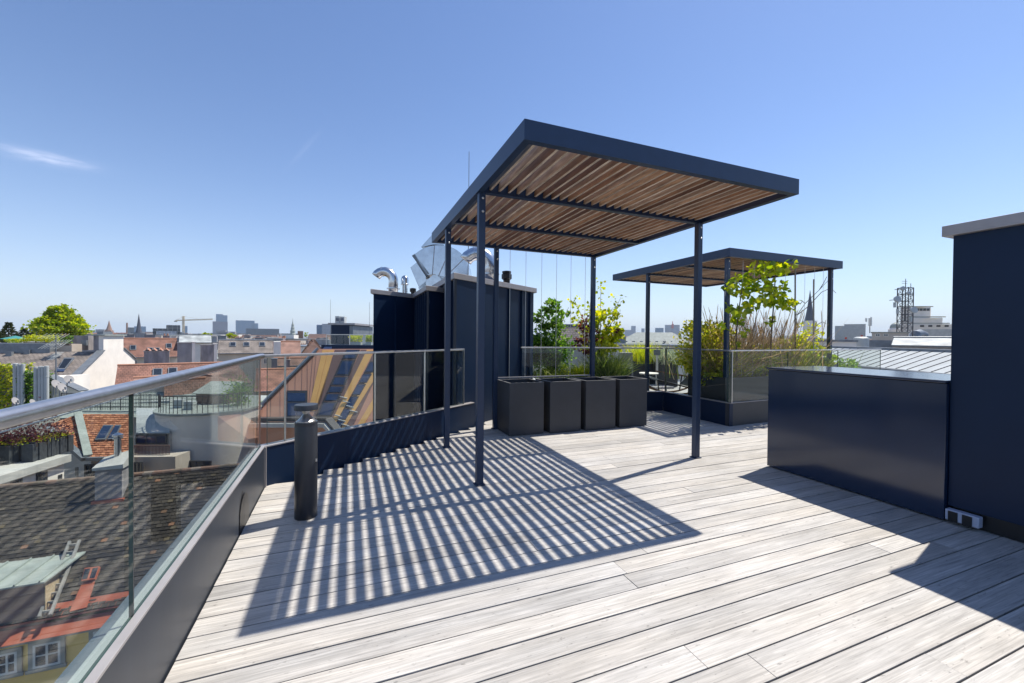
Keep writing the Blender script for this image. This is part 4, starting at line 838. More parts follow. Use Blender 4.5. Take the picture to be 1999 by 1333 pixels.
pv = Vector((0, Yg[0]-.2, ze-.15)); nv = Vector((0, -(zr-ze), Yg[1]-Yg[0])).normalized()
def sp(x, y, l): return onplane(x, y, pv, nv)+nv*l
q = [sp(112, 722, .1), sp(127, 722, .1), sp(147, 705, .5), sp(128, 705, .5)]; s_ = MB().slab(q, .15).build('skylight', MT['zincdark'], rf); c_ = sum(q, Vector())/4; MB().slab([lerp(c_, p, .8)+nv*.02 for p in q], .02).build('pane', MT['pane'], s_)
q = [sp(107, 726, .1), sp(125, 726, .1), sp(129, 718, .1), sp(113, 718, .1)]; MB().slab(q, .1).build('skylight', MT['bluepane'], rf)
for x, y in ((19, 694), (54, 690), (85, 686), (60, 682), (165, 671)): p = sp(x, y, 0); MB().box((p.x-.25, p.y-.2, p.z-.2), (p.x+.25, p.y+.2, p.z+.45)).build('roof_vent', MT['zincdark'], rf)
p = sp(145, 668, 0); MB().box((p.x-1.2, p.y+.3, p.z-1), (p.x+1.2, p.y+1.6, onY(145, 655, p.y).z)).build('chimney', MT['sooty'], rf)
# ================================================================ foliage helpers
def cloud(g, n, c, rx, ry, rz, s, spread=1., out=.6, shell=.45, up=.15, clump=0, wid=.36):
    """n leaves through an ellipsoid; clump > 0 gathers them in that many sprays"""
    cs = []
    for i in range(clump):
        while True:
            v = Vector((R.uniform(-1, 1), R.uniform(-1, 1), R.uniform(-1, 1)))
            if shell < v.length < 1: break
        cs.append(v)
    for i in range(n):
        if clump:
            b = R.choice(cs); v = b+Vector((R.gauss(0, .16), R.gauss(0, .16), R.gauss(0, .09)))
        else:
            while True:
                v = Vector((R.uniform(-1, 1), R.uniform(-1, 1), R.uniform(-1, 1)))
                if R.uniform(0, shell) < v.length < 1: break
        p = Vector(c)+Vector((v.x*rx, v.y*ry, v.z*rz)); d = Vector((v.x, v.y, v.z+up))*out+Vector((R.gauss(0, .5), R.gauss(0, .5), R.gauss(0, .35)))
        g.leaf(p, d, s*R.uniform(.6, 1.3), wid)
    return g
def branches(g, base, tips, r0, wob=.08):
    for tp in tips:
        tp = Vector(tp); b = Vector(base); m1 = lerp(b, tp, .35)+Vector((R.gauss(0, wob), R.gauss(0, wob), wob)); m2 = lerp(b, tp, .7)+Vector((R.gauss(0, wob), R.gauss(0, wob), wob))
        g.tube([b, m1, m2, tp], [r0, r0*.75, r0*.5, r0*.2], 6)
    return g
# ================================================================ ivy covered flues, dishes and aerials at the left edge
t = thing('white_house', 'white rendered house carrying dishes and flue pipes beside the fire wall, at the left edge', 'house', tuple(at(60, 800, 30)[:2])+(ZG,), RZ)
a, b = at(-60, 744, 31), at(96, 737, 31); vwall(a, b, ZG, a.z, b.z, 3).build('wall', MT['white'], t)
a, b = at(92, 735, 30.5), at(158, 765, 30.5); vwall(a, b, ZG, a.z, b.z, .5).build('fire_wall', MT['white'], t)
MB().bar(a+Vector((0, 0, .08))+EY*.2, b+Vector((0, 0, .08))+EY*.2, .7, .08).build('coping', MT['zincdark'], t)
for k, (x0, x1, y0, lab) in enumerate(((-10, 25, 712, 'ivy clad chimney block at the left picture edge'), (46, 66, 726, 'ivy clad chimney block between the two rows of grey flue pipes'))):
    a, b = at(x0, y0, 29.5), at(x1, y0, 29.5); tt = thing('ivy_chimney', lab, 'chimney', (a.x, a.y, a.z-8), RZ, 'ivy clad chimneys'); w = (b-a).dot(EX)
    MB().box((0, 0, 0), (w, 1.2, 8)).build('shaft', MT['sooty'], tt, world=False)
    g = MB()
    for i in range(1700 if k == 0 else 1100):
        f = R.random(); x = R.uniform(-.15, w+.15); y = R.choice((-.1, -.05, -.18)); 
        if R.random() < .3: x = w+R.uniform(.02, .2); y = R.uniform(0, 1.2)
        g.leaf(Vector((x, y+R.uniform(-.1, .05), R.uniform(3.4, 8.15))), Vector((R.gauss(.2, .5), -.5, R.gauss(-.4, .4))), R.uniform(.12, .26), .42)
    g.build('ivy', MT['lf_yellow' if k == 0 else 'lf_mid'], tt, world=False)
for x, y0, r_, lab in ((30, 709, .125, 'grey flue pipe right beside the leftmost ivy chimney'), (38, 710, .11, 'middle grey flue pipe of the left row of three'), (44.5, 710, .11, 'grey flue pipe left of the darker ivy block'), (70.5, 716, .125, 'leftmost grey flue pipe of the right row of four'), (78.5, 715, .11, 'second grey flue pipe in the right row of four'), (84.5, 715, .11, 'third grey flue pipe in the right row of four'), (91, 714, .12, 'rightmost grey flue pipe, beside the aerial mast')):
    p = at(x, y0, 29.2); tt = thing('flue_pipe', lab, 'pipe', (p.x, p.y, p.z-5), 0, 'grey flue pipes')
    MB().lathe(p-Vector((0, 0, 5)), [(r_, 0), (r_, 4.2), (r_+.012, 4.21), (r_+.012, 4.27), (r_, 4.28), (r_, 4.98), (r_-.02, 5.0)], 14).build('pipe', MT['palemetal'], tt, smooth=True)
def dish(label, x, y, D, r, az):
    p = at(x, y, D); tt = thing('satellite_dish', label, 'dish', tuple(p), az, 'satellite dishes'); g = MB(); prof = [(r*k/6, (k/6)**2*r*.28) for k in range(7)]; g.lathe((0, 0, 0), [(max(.01, a), b) for a, b in prof], 20)
    M = Matrix.Rotation(rad(68), 4, 'X'); g.v = [tuple(M @ Vector(v)) for v in g.v]; o_ = g.build('reflector', MT['grey'], tt, world=False, smooth=True)
    m = o_.modifiers.new('t', 'SOLIDIFY'); m.thickness = .02
    MB().bar((0, .0, -r*.6), (0, -r*.9, -r*.1), .03).bar((0, -r*.95, -.12), (0, -r*.82, .06), .08).build('feed_arm', MT['zincdark'], tt, world=False)
    MB().tube([(0, .08, 0), (0, .12, -1.6)], .035, 8).build('mast', MT['zincdark'], tt, world=False)
dish('grey satellite dish facing right on a pole beside the fire wall', 133, 741, 29, .30, rad(60)); dish('pale satellite dish edge on, just left of the aerial mast foot', 107, 750, 28, .30, rad(75)); dish('pale satellite dish edge on, right of the aerial mast foot', 119, 757, 28, .32, rad(75)); dish('dish hanging in front of the ivy, just above the handrail', 28, 783, 26, .24, rad(80)); dish('dish with its face to the sky at the foot of the darker ivy block', 62, 786, 26, .22, rad(85))
p = at(109.5, 770, 28.5); zt_ = zat(109.5, 655, 28.5); t = thing('aerial_mast', 'tall thin aerial mast with cross bars in front of the slate roof', 'aerial', tuple(p))
MB().tube([p, (p.x, p.y, zt_)], [.05, .03], 8).build('mast', MT['zincdark'], t)
for y, hw, off in ((656, 22, -4), (668, 16, 6), (676, 18, -8), (692, 7, 0), (697, 5, -3)):
    z_ = zat(109.5, y, 28.5); c = Vector((p.x, p.y, z_))+EX*(off*28.5/F); s = hw*28.5/F; g = MB().bar(c-EX*s, c+EX*s, .025)
    for i in range(7): q = c+EX*(s*(i/3-1)); g.bar(q-EY*.3-Vector((0, 0, .18)), q+EY*.3+Vector((0, 0, .18)), .014)
    g.build('crossbar', MT['palemetal'], t)
# ================================================================ roof garden
zg = zat(60, 672, 56)
t = thing('parasol', 'teal parasol open on the roof garden at the far left', 'parasol', tuple(at(30, 672, 53))); p = at(30, 672, 53); zt_ = zat(30, 655, 53); r_ = 21*53/F
g = MB(); pts = [(p.x+r_*math.cos(a), p.y+r_*math.sin(a), zt_-.42) for a in [2*math.pi*i/8 for i in range(8)]]
for i in range(8): g.slab([pts[i], pts[(i+1) % 8], (p.x, p.y, zt_)], .03)
g.build('canopy', MT['teal'], t); MB().tube([(p.x, p.y, p.z-1), (p.x, p.y, zt_-.05)], .03, 6).build('pole', MT['timber'], t)
def tree(label, x, ytop, ybot, D, wpx, m, leaf, n, clump, base_z, name='tree', grp=None, flat=.55, shell=.35, dome=False):
    top, bot = zat(x, ytop, D), zat(x, ybot, D); c = at(x, (ytop+ybot)/2, D); rx = wpx/2*D/F*math.cos(math.atan((x-CX)/F)); rz = (top-bot)/2*1.08
    tt = thing(name, label, 'tree', (c.x, c.y, base_z), 0, grp); g = MB()
    if dome:
        for f0, f1, fw, k in ((-1, .2, 1, .5), (-.5, .62, .8, .3), (0, 1, .5, .2)): cloud(g, int(n*k), (c.x, c.y, c.z+rz*(f0+f1)/2), rx*fw, rx*fw*.9, rz*(f1-f0)/2, leaf, clump=int(clump*k), shell=shell, wid=.46)
    else: cloud(g, n, (c.x, c.y, c.z), rx, rx*.85, rz, leaf, clump=clump, shell=shell, wid=.46)
    g.build('crown', MT[m], tt)
    g = MB(); g.tube([(c.x, c.y, base_z), (c.x+.05, c.y, c.z-rz*.4), (c.x, c.y, c.z+rz*.2)], [rx*.055+.04, rx*.045+.03, .03], 8)
    branches(g, (c.x, c.y, c.z-rz*.5), [(c.x+rx*.7*math.cos(a), c.y+rx*.6*math.sin(a), c.z+rz*R.uniform(-.1, .6)) for a in [k*1.05 for k in range(6)]], rx*.03+.02, rx*.06); g.build('trunk', MT['bark'], tt); return tt
tree('broad bright green tree rising above the roofs at the left', 119, 599, 657, 58, 104, 'lf_bright', .30, 12000, 230, zg-2, 'broad_tree', shell=.2, dome=True)
def conifer(label, x, ytop, ybot, D, wpx, n=1500):
    top, bot = zat(x, ytop, D), zat(x, ybot, D); c = at(x, ybot, D); rx = wpx/2*D/F*.72; tt = thing('pine_tree', label, 'tree', (c.x, c.y, bot-2), 0, 'dark conifers on the roof garden'); g = MB()
    for i in range(n):
        h = R.random()**1.4; a = R.choice([k*.9+int(h*7)*.5 for k in range(7)])+R.gauss(0, .15); L = rx*(1-h)*1.1*math.sqrt(R.random()); z = bot+(top-bot)*(int(h*8)/8+.05)-L*.12+R.gauss(0, .05)
        g.leaf(Vector((c.x+L*math.cos(a), c.y+L*math.sin(a), z)), Vector((math.cos(a), math.sin(a), R.gauss(.3, .4))), R.uniform(.18, .4), .22)
    g.build('crown', MT['lf_dark'], tt); MB().tube([(c.x, c.y, bot-2), (c.x, c.y, top-.1)], [.12, .02], 6).build('trunk', MT['bark'], tt)
conifer('pointed dark conifer at the far left behind the parasol', 17, 629, 662, 60, 38); conifer('low dark conifer between the parasol and the broad green tree', 47, 641, 664, 62, 34, 900); conifer('dark conifer tucked against the left side of the broad green tree', 70, 634, 664, 61, 40, 1200); conifer('dark conifer cut by the left picture edge', -6, 646, 668, 57, 30, 900)
for x0, x1, y0, y1, D0, m, lab in ((48, 122, 655, 668, 51, 'lf_yellow', 'yellow green hedge on the roof garden under the broad tree'), (14, 48, 662, 670, 51, 'lf_bright', 'light green hedge under the parasol'), (122, 137, 655, 671, 49, 'lf_mid', 'green bush with pink blossom beside the roof garden hedge')):
    a, b = at(x0, y1, D0), at(x1, y1, D0); zt_ = zat(x0, y0, D0); tt = thing('hedge' if x1 < 130 and x1 != 137 else 'bush', lab, 'hedge', tuple((a+b)/2)); g = MB(); w = (b-a).dot(EX); c = (a+b)/2
    for i in range(900 if w > 3 else 350): g.leaf(a+EX*R.uniform(0, w)+EY*R.uniform(-.4, .4)+Vector((0, 0, (zt_-a.z)*R.random()**.7*R.uniform(.8, 1.1))), Vector((R.gauss(0, 1), R.gauss(0, 1), .5)), R.uniform(.12, .25))
    g.build('foliage', MT[m], tt); MB().bar(a-Vector((0, 0, .1)), b-Vector((0, 0, .1)), .2).build('stem', MT['bark'], tt)
    if x1 == 137:
        g = MB(); cloud(g, 60, (c.x, c.y-.3, zt_-.1), .4, .3, .3, .16); g.build('blossom', MT['lf_red'], tt)
a, b = at(-80, 668, 50), at(140, 667, 50); tt = thing('roof_garden_block', 'house top with a planted roof garden behind the slate roof', 'house', (a.x, a.y, ZG), RZ); MB().box((0, 0, 0), ((b-a).dot(EX), 1.2, a.z-ZG-.1)).build('wall', MT['beige'], tt, world=False)
# ================================================================ houses in the middle distance, left
H = frame_house
H('town_house', 'red roofed house with darker weathered patches, right of the white fire wall chimney', 'house', 236, 346, 662, 695, 70, 38, 'cream', 'redtile', chim=[(243, 262, 652, 9, 2, 'zincdark', 0, 0), (282, 303, 653, 9, 2, 'zincdark', 0, 0), (318, 331, 655, 9, 1.5, 'sooty', 2, 0)], wins=[(262, 268, 703, 712)], sky=[(.2, .45), (.5, .3), (.62, .3), (.85, .55)])
H('town_house', 'long red roofed house with sooty chimney stacks, above the middle of the handrail', 'house', 225, 470, 712, 752, 44, 34, 'cream', 'redtile', sky=[(.3, .6), (.42, .62), (.62, .4), (.8, .5)],
  chim=[(231, 264, 728, 3, 1.2, 'sooty', 0, 1), (305, 331, 719, 4, 1, 'white', 5, 0), (281, 330, 685, 9.5, 3.5, 'sooty', 0, 1), (346, 374, 668, 10, 1.2, 'grey', 0, 0), (374.5, 381, 667, 10, 1.3, 'white', 0, 0), (392, 417, 673, 10.5, 1.2, 'sooty', 0, 0), (417.5, 424, 670, 10.5, 1.4, 'white', 0, 0)])
H('town_house', 'house with a pale grey roof and white gable, left of the glass railing corner', 'house', 426, 533, 665, 688, 62, 30, 'cream', 'slate', chim=[(425, 441, 655, 9, 2, 'zincdark', 0, 0), (498, 513, 659, 9, 2, 'zincdark', 0, 0)], wins=[(470, 476, 700, 710), (515, 521, 700, 710)], sky=[(.25, .6), (.5, .6), (.8, .6)])
H('town_house', 'pale metal roofed house with skylight strips behind the grey chimney stack', 'house', 350, 412, 655, 668, 75, 22, 'white', 'seam')
H('town_house', 'salmon hipped roof house in front of the long red roof, seen through the glass', 'house', 352, 482, 724, 748, 37, 30, 'conc', 'salmontile', hip=4.5)
H('town_house', 'low red roofed house beyond the brown clad building, seen through the corner glass', 'house', 498, 612, 722, 760, 42, 26, 'beige', 'redtile', chim=[(530, 541, 700, 7, 1, 'zincdark', 0, 0), (556, 566, 702, 7.5, 1.2, 'sooty', 2, 0)])
H('town_house', 'beige walled house with grey dormers above the low red roof', 'house', 536, 604, 700, 712, 54, 32, 'cream', 'browntile', wins=[(545, 549, 720, 728), (560, 564, 720, 728)])
H('town_house', 'house with a dark brown pyramid roof above the steel posts', 'house', 582, 640, 663, 700, 66, 45, 'cream', 'browntile', hip=2.4)
H('town_house', 'salmon roofed house tucked against the brown pyramid roof', 'house', 548, 586, 668, 697, 63, 38, 'cream', 'salmontile', chim=[(552, 557, 660, 4, 1, 'white', 3, 0)])
H('town_house', 'white rendered house showing a gable through the left glass above the flat green roof', 'house', 262, 345, 738, 748, 35, 20, 'white', 'salmontile')
H('town_house', 'brown roofed house with a small glazed dormer beside the white gable', 'house', 322, 400, 742, 782, 33, 38, 'conc', 'browntile')
block('chimney_wall', 'row of white chimney walls stepping down left of the salmon roof', 'chimney', 534, 548, 667, 58, 4, 'white', wins=())
# ================================================================ brown clad mansard building
DB, DT = 27., 29.6
p0, p1 = at(600, 815, DB), at(600, 688, DT); pnm = EX.cross(p1-p0).normalized()
if pnm.dot(EYEV-p0) < 0: pnm = -pnm
def mp_(x, y, l=0.): return onplane(x, y, p0, pnm)+pnm*l
def poly(g, pts, l, th): 
    P = [mp_(x, y, l) for x, y in pts]
    if (P[1]-P[0]).cross(P[2]-P[0]).dot(pnm) < 0: P = P[::-1]
    return g.slab(P, th)
t = thing('mansard_building', 'modern building with a steep brown and gold clad roof, left of the metal shaft', 'building', (p0.x, p0.y, ZG), RZ)
poly(MB(), [(621, 681), (775, 681), (775, 868), (700, 868), (660, 846), (640, 817), (500, 817), (497, 803)], 0, .35).build('cladding', MT['brownpan'], t)
def band(name, m, xa, ya, xb, yb, xc, yc, xd, yd, l=.02, par=None): return poly(MB(), [(xa, ya), (xb, yb), (xc, yc), (xd, yd)], l, .03).build(name, MT[m], par or t)
band('gold_panel', 'goldpan', 629.5, 683, 640.5, 683, 612, 802, 602, 802); band('gold_panel', 'goldpan', 641.2, 683, 652, 683, 622, 802, 612.6, 802)
band('dark_panel', 'darkpan', 654, 683, 676, 683, 618, 817, 610, 817) ; band('dark_panel', 'darkpan', 705, 683, 716, 683, 640, 846, 640, 826)
band('gold_panel', 'goldpan', 716.5, 683, 731, 683, 646, 846, 641, 836, .024); band('dark_panel', 'darkpan', 732, 683, 760, 683, 676, 860, 655, 846, .022)
band('gold_panel', 'goldpan', 742, 700, 756, 700, 664, 850, 654, 846, .05); band('gold_panel', 'goldpan', 764, 720, 774, 722, 690, 864, 680, 860, .05)
def wl(x0, y0, x1, y1, y): f = (y-y0)/(y1-y0); return x0+(x1-x0)*f
def strip(xa0, xb0, ya, xa1, xb1, yb, cuts, l):
    for y0, y1 in cuts:
        q = [(wl(xa0, ya, xa1, yb, y0), y0), (wl(xb0, ya, xb1, yb, y0), y0), (wl(xb0, ya, xb1, yb, y1), y1), (wl(xa0, ya, xa1, yb, y1), y1)]
        w_ = poly(MB(), q, l, .06).build('window', MT['darkframe'], t); c = (sum(a for a, b in q)/4, sum(b for a, b in q)/4)
        poly(MB(), [(c[0]+(a-c[0])*.72, c[1]+(b-c[1])*.8) for a, b in q], l+.012, .012).build('pane', MT['bluepane'], w_)
strip(676, 703, 683, 615, 646, 818, ((683, 701), (703, 734), (736, 752.5), (754.5, 767), (769, 783), (785, 813)), .05)
strip(726, 744, 700, 648, 664, 840, ((706, 728), (730, 748), (750, 772), (774, 796), (798, 820), (822, 838)), .055)
q = [(561, 763), (600.5, 763), (600.5, 815), (561, 815)]; w_ = poly(MB(), q, .08, .1).build('window', MT['darkframe'], t)
for y0, y1 in ((768, 784), (788, 812)): poly(MB(), [(563, y0), (597, y0), (597, y1), (563, y1)], .092, .012).build('pane', MT['bluepane'], w_)
for xt, yt, xb, yb in ((600, 700, 600, 817), (590, 710, 589, 762), (577, 722, 576, 762), (563, 735, 562, 762), (547, 750, 547, 817), (529, 768, 528, 817), (512, 787, 511, 817), (611, 690, 603, 790), (618, 686, 608, 790)):
    poly(MB(), [(xt-.3, yt), (xt+.3, yt), (xb+.3, yb), (xb-.3, yb)], .012, .01).build('seam', MT['darkpan'], t)
MB().bar(mp_(621, 681, .08), mp_(497, 804, .08), .34, .12).build('verge_trim', MT['zincdark'], t)
for k in range(9):
    a = .52+.055*k; p = mp_(664+(k % 4)*9-6*k*.4, 775+9*k, .1); MB().bar(p, p+EX*.5-Vector((0, 0, .12)), .06).build('snow_guard', MT['palemetal'], t)
g = MB(); a, b, c, d_ = at(495, 818, 26.6), at(640, 818, 26.6), at(668, 850, 25.6), at(700, 880, 25.0)
g.bar(a, b, .5, .22).bar(b, c, .5, .22).bar(c, d_, .5, .22); g.build('gutter', MT['darkframe'], t)
g = MB(); dz = Vector((0, 0, -.32)); g.bar(a+dz-EY*.25, b+dz-EY*.25, .4, .26).bar(b+dz-EY*.25, c+dz-EY*.25, .4, .26).bar(c+dz-EY*.25, d_+dz-EY*.25, .4, .26); g.build('cornice', MT['conc'], t)
a2, b2 = at(498, 832, 26.7), at(790, 832, 26.7); vwall(a2, b2, ZG, a2.z, a2.z, 9).build('wall', MT['brownpan'], t)
p, q = mp_(621, 681, -.36), mp_(775, 681, -.36); g = MB(); g.prism([(p.x, p.y), (q.x, q.y), (q.x+EY.x*14, q.y+EY.y*14), (p.x+EY.x*14, p.y+EY.y*14)], ZG, p.z-.05); g.build('core', MT['zincdark'], t)
p, q = at(627, 673, 32), at(790, 673, 32); MB().prism([(p.x, p.y), (q.x, q.y), (q.x+EY.x*12, q.y+EY.y*12), (p.x+EY.x*12, p.y+EY.y*12)], ZG, p.z).build('roof_terrace', MT['dark'], t)
MB().slab([at(627, 685, 31.6), at(648, 685, 31.6), at(648, 676, 32), at(634, 676, 32)], .05).build('skylight', MT['bluepane'], t)
zt0 = p.z
t = thing('roof_cabin', 'navy clad cabin with a pale roof edge on the roof terrace of the brown building', 'cabin', tuple(at(664, 673, 35)[:2])+(zt0,), RZ)
a, b = at(644, 634, 35), at(680, 638, 35); w = (b-a).dot(EX); z1 = a.z
MB().box((-w/2, 0, 0), (w/2, 5, z1-zt0)).build('wall', MT['dark'], t, world=False); MB().box((w/2+.003, .0, 0), (w/2+.3, 5, z1-zt0-.05)).build('side_panel', MT['zincdark'], t, world=False)
MB().box((-w/2-.2, -.15, z1-zt0), (w/2+.5, 5.2, z1-zt0+.16)).build('coping', MT['cap'], t, world=False)
for i, (x, lab) in enumerate(((658.5, 'left cooling unit with a blue fan face on the navy roof cabin'), (668, 'right cooling unit with a blue fan face on the navy roof cabin'))):
    p = at(x, 628, 36); tt = thing('cooling_unit', lab, 'machine', (p.x, p.y, z1+.16), RZ, 'cooling units on the roof cabin')
    MB().box((-.19, 0, 0), (.19, .5, zat(x, 617+i, 36)-z1-.16)).build('case', MT['palemetal'], tt, world=False); MB().box((-.13, -.02, .2), (.13, -.003, .46)).build('fan_face', MT['bluepane'], tt, world=False)
t = thing('glass_railing', 'distant glass railing around the roof terrace of the brown building', 'railing', tuple(at(680, 673, 32.4)))
for x0, x1 in ((637, 656), (657, 670), (671, 682), (683, 706), (707, 726), (727, 760)):
    a, b = at(x0, 673, 32.3), at(x1, 673, 32.3); pane(t, Vector((a.x, a.y, 0)), Vector((b.x, b.y, 0)), EY, 0, zt0+.02, zat(680, 654, 32.3), .02, .01)
a, b = at(637, 653, 32.3), at(760, 653, 32.3); MB().bar(a, b, .05).build('handrail', MT['steel'], t)
for x in (637, 682, 683, 727): p = at(x, 673, 32.25); MB().tube([(p.x, p.y, zt0), (p.x, p.y, zat(x, 653, 32.25))], .025, 6).build('post', MT['steel'], t)
for i, (x, w, m, lab) in enumerate(((695, 24, 'lf_yellow', 'yellow green shrub row in a grey trough on the far roof terrace'), (721, 12, 'lf_bright', 'tufted green plant in a white pot on the far roof terrace'))):
    p = at(x, 673, 33); s = w*33/F; tt = thing('planter_trough', 'grey trough on the far roof terrace' if i == 0 else 'white pot on the far roof terrace beside the shaft', 'planter', (p.x, p.y, zt0), RZ); MB().prism([(-s/2*.9, -.2), (s/2*.9, -.2), (s/2*.9, .2), (-s/2*.9, .2)], 0, .22).build('shell', MT['palemetal'], tt, world=False)
    MB().box((-s*.42, -.17, .2), (s*.42, .17, .235)).build('soil', MT['soil'], tt, world=False)
    tt = thing('low_shrub', lab, 'shrub', (p.x, p.y, zt0+.22), RZ); g = MB()
    for k in range(500): g.leaf(Vector((R.uniform(-.5, .5)*s, R.gauss(0, .12), R.random()*.5)), Vector((R.gauss(0, .6), R.gauss(0, .6), 1)), R.uniform(.06, .13))
    g.build('foliage', MT[m], tt, world=False)
for x, y0, lab in ((645, 585, 'thin lightning rod standing left of the navy roof cabin'), (721, 590, 'thin lightning rod close to the left edge of the shaft')):
    p = at(x, 660, 36); tt = thing('lightning_rod', lab, 'rod', (p.x, p.y, zt0)); MB().tube([(p.x, p.y, zt0), (p.x, p.y, zat(x, y0, 36))], [.02, .012], 6).build('rod', MT['zincdark'], tt)
# ================================================================ skyline
def spire(name, label, x, ytop, yb, half, D, m, tower=None, tm='white', sides=8):
    top = at(x, ytop, D); zb = zat(x, yb, D); r_ = half*D/F; t = thing(name, label, 'church', (top.x, top.y, ZG)); MB().lathe((top.x, top.y, zb), [(r_, 0), (r_*.55, (top.z-zb)*.38), (.02*r_, top.z-zb)], sides).build('spire', MT[m], t)
    w = r_*.92; g = MB().box((top.x-w, top.y-w, ZG), (top.x+w, top.y+w, zb+.01)); g.build('tower', MT[tm], t); return t
spire('church_spire', 'brown pointed church spire far off, right of the broad green tree', 213, 625, 645, 5.5, 900, 'brick', tm='brick')
spire('church_spire', 'slim dark slate spire rising behind the red roof at the left', 271, 612, 657, 6.5, 300, 'spire', tm='white')
spire('church_spire', 'dark slate spire seen between the wires of the smaller pergola', 1581.5, 566, 626, 8.5, 420, 'spire', tm='white')
spire('church_spire', 'faint pale spire far behind the brown grasses', 1475, 616, 640, 3, 1500, 'brick', tm='beige')
top = at(571.5, 621, 700); t = thing('church_tower', 'green copper onion spire on the skyline above the glass railing', 'church', (top.x, top.y, ZG)); s = 700/F; zz = lambda y: zat(571.5, y, 700)
pr = [(5.2, 656), (5.2, 652), (4.2, 650), (4.6, 646), (3.2, 643), (3.4, 640), (2.2, 637), (2.4, 634), (1.2, 631), (.5, 627), (.2, 621)]
MB().lathe((top.x, top.y, 0), [(a*s, zz(b)) for a, b in pr], 8).build('spire', MT['patina'], t); w = 5*s; MB().box((top.x-w, top.y-w, ZG), (top.x+w, top.y+w, zz(655.9))).build('tower', MT['white'], t)
t = block('office_tower', 'tall blue and violet glass tower on the skyline right of the crane', 'tower', 421.5, 444, 615, 2500, 60, 'towerblue', uv=True); block('', '', '', 421.5, 435, 613, 2501, 50, 'towerblue', uv=True, parent=t, pname='crown')
block('', '', '', 415, 444.5, 627.5, 2495, 70, 'towerdark', uv=True, parent=t, pname='podium')
t = block('office_tower', 'wide blue glass slab building on the skyline, right of the tall tower', 'tower', 460, 497, 625.5, 2300, 60, 'towerblue', uv=True); block('', '', '', 497.2, 504, 631, 2310, 40, 'towerblue', uv=True, parent=t, pname='wing')
t = block('office_block', 'dark stepped office block below the crane', 'office', 298, 330, 641, 430, 20, 'officedark', uv=True); block('', '', '', 325, 352, 634.5, 440, 25, 'officedark', uv=True, parent=t, pname='tall_wing'); block('', '', '', 305, 345, 646, 424, 10, 'towergrey', uv=True, parent=t, pname='front_wing')
for x0, x1, yt, D0, m, lab in ((618, 629, 634, 900, 'towerblue', 'pale blue office slab left of the navy roof cabin'), (628.5, 646, 632, 880, 'towergrey', 'white ribbed office block just left of the navy roof cabin'), (690, 704, 641, 520, 'towergrey', 'white stepped block right of the navy roof cabin'), (262, 285, 637, 1500, 'towerblue', 'hazy blue block behind the slim dark spire'),
    (358, 366, 636, 1800, 'towerblue', 'hazy blue block right behind the crane mast'), (1203, 1216, 642.5, 2600, 'towerblue', 'small blue block at the left of the right hand skyline'), (1232, 1241, 636, 2700, 'towergrey', 'slim pale tower left of the far pergola post'), (1219, 1238, 644, 2500, 'towergrey', 'low grey slab beside the slim pale tower'), (1252, 1258.5, 641, 2700, 'towergrey', 'small pale block right of the far pergola post'),
    (1279, 1295.5, 640, 2400, 'towerblue', 'dark blue block left of the large grey slab'), (1298, 1327, 634, 2300, 'towergrey', 'large grey slab with a thin red mast on the right hand skyline'), (1068, 1085, 655, 700, 'beige', 'beige block glimpsed between the green shrub and the heart leaved tree'), (166, 186, 646, 1200, 'towergrey', 'low grey block right behind the broad green tree'), (480, 545, 641.5, 820, 'zincdark', 'long low grey hall below the blue slab building'),
    (1630, 1650, 636, 170, 'palemetal', 'grey shed roof right of the last pergola post'), (1648, 1690, 632.5, 150, 'palemetal', 'pale blue windowless shed right of the smaller pergola'), (581, 592, 646, 300, 'brick', 'brown box shaped chimney block right of the onion spire'), (249, 262, 639, 500, 'zincdark', 'dark flat roofed box left of the slim dark spire')):
    block('city_block', lab, 'building', x0, x1, yt, D0, 30 if D0 > 400 else 12, m, uv=m.startswith('tower'))
p = at(1313, 634, 2310); t = thing('radio_mast', 'thin red mast on the large grey slab at the right', 'mast', tuple(p)); MB().tube([p, at(1313, 627, 2310)], [3, 1.5], 6).build('mast', MT['redpaint'], t); q = at(1313, 636, 2295); MB().box((-5, -3, -14), (5, 3, 10), M=Matrix.Translation(q)).build('lift_shaft', MT['redpaint'], t)
p = at(248, 645, 800); t = thing('factory_chimney', 'thin factory chimney far off left of the slim dark spire', 'chimney', (p.x, p.y, ZG)); MB().tube([(p.x, p.y, ZG), (p.x, p.y, zat(248, 630, 800))], [2, 1.3], 10).build('stack', MT['brick'], t)
# crane
D0 = 720; p = at(358, 650, D0); s = D0/F; t = thing('tower_crane', 'pale yellow tower crane with a long jib over the roofs', 'crane', (p.x, p.y, ZG)); zj = zat(358, 624.5, D0)
def lat(g, a, b, w, k, th):
    a, b = Vector(a), Vector(b); d = (b-a).normalized(); u = Vector((0, 0, 1)) if abs(d.z) < .9 else EX; v = d.cross(u).normalized(); u = v.cross(d)
    off = [u*w/2+v*w/2, u*w/2-v*w/2, -u*w/2-v*w/2, -u*w/2+v*w/2]
    for o_ in off: g.bar(a+o_, b+o_, th)
    for i in range(k):
        p_, q_ = lerp(a, b, i/k), lerp(a, b, (i+1)/k)
        for j in range(4): g.bar(p_+off[j], q_+off[(j+1) % 4], th*.7); g.bar(p_+off[j], p_+off[(j+1) % 4], th*.6)
    return g
lat(MB(), (p.x, p.y, ZG), (p.x, p.y, zat(358, 617, D0)), 2.2, 22, .45).build('mast', MT['crane'], t)
lat(MB(), at(343, 625.5, D0), at(415, 623, D0), 1.6, 26, .45).build('jib', MT['crane'], t)
g = MB(); tp = Vector((p.x, p.y, zat(358, 617, D0))); g.bar(tp, at(344, 625, D0), .2).bar(tp, at(392, 623.5, D0), .2); g.build('stay', MT['crane'], t)
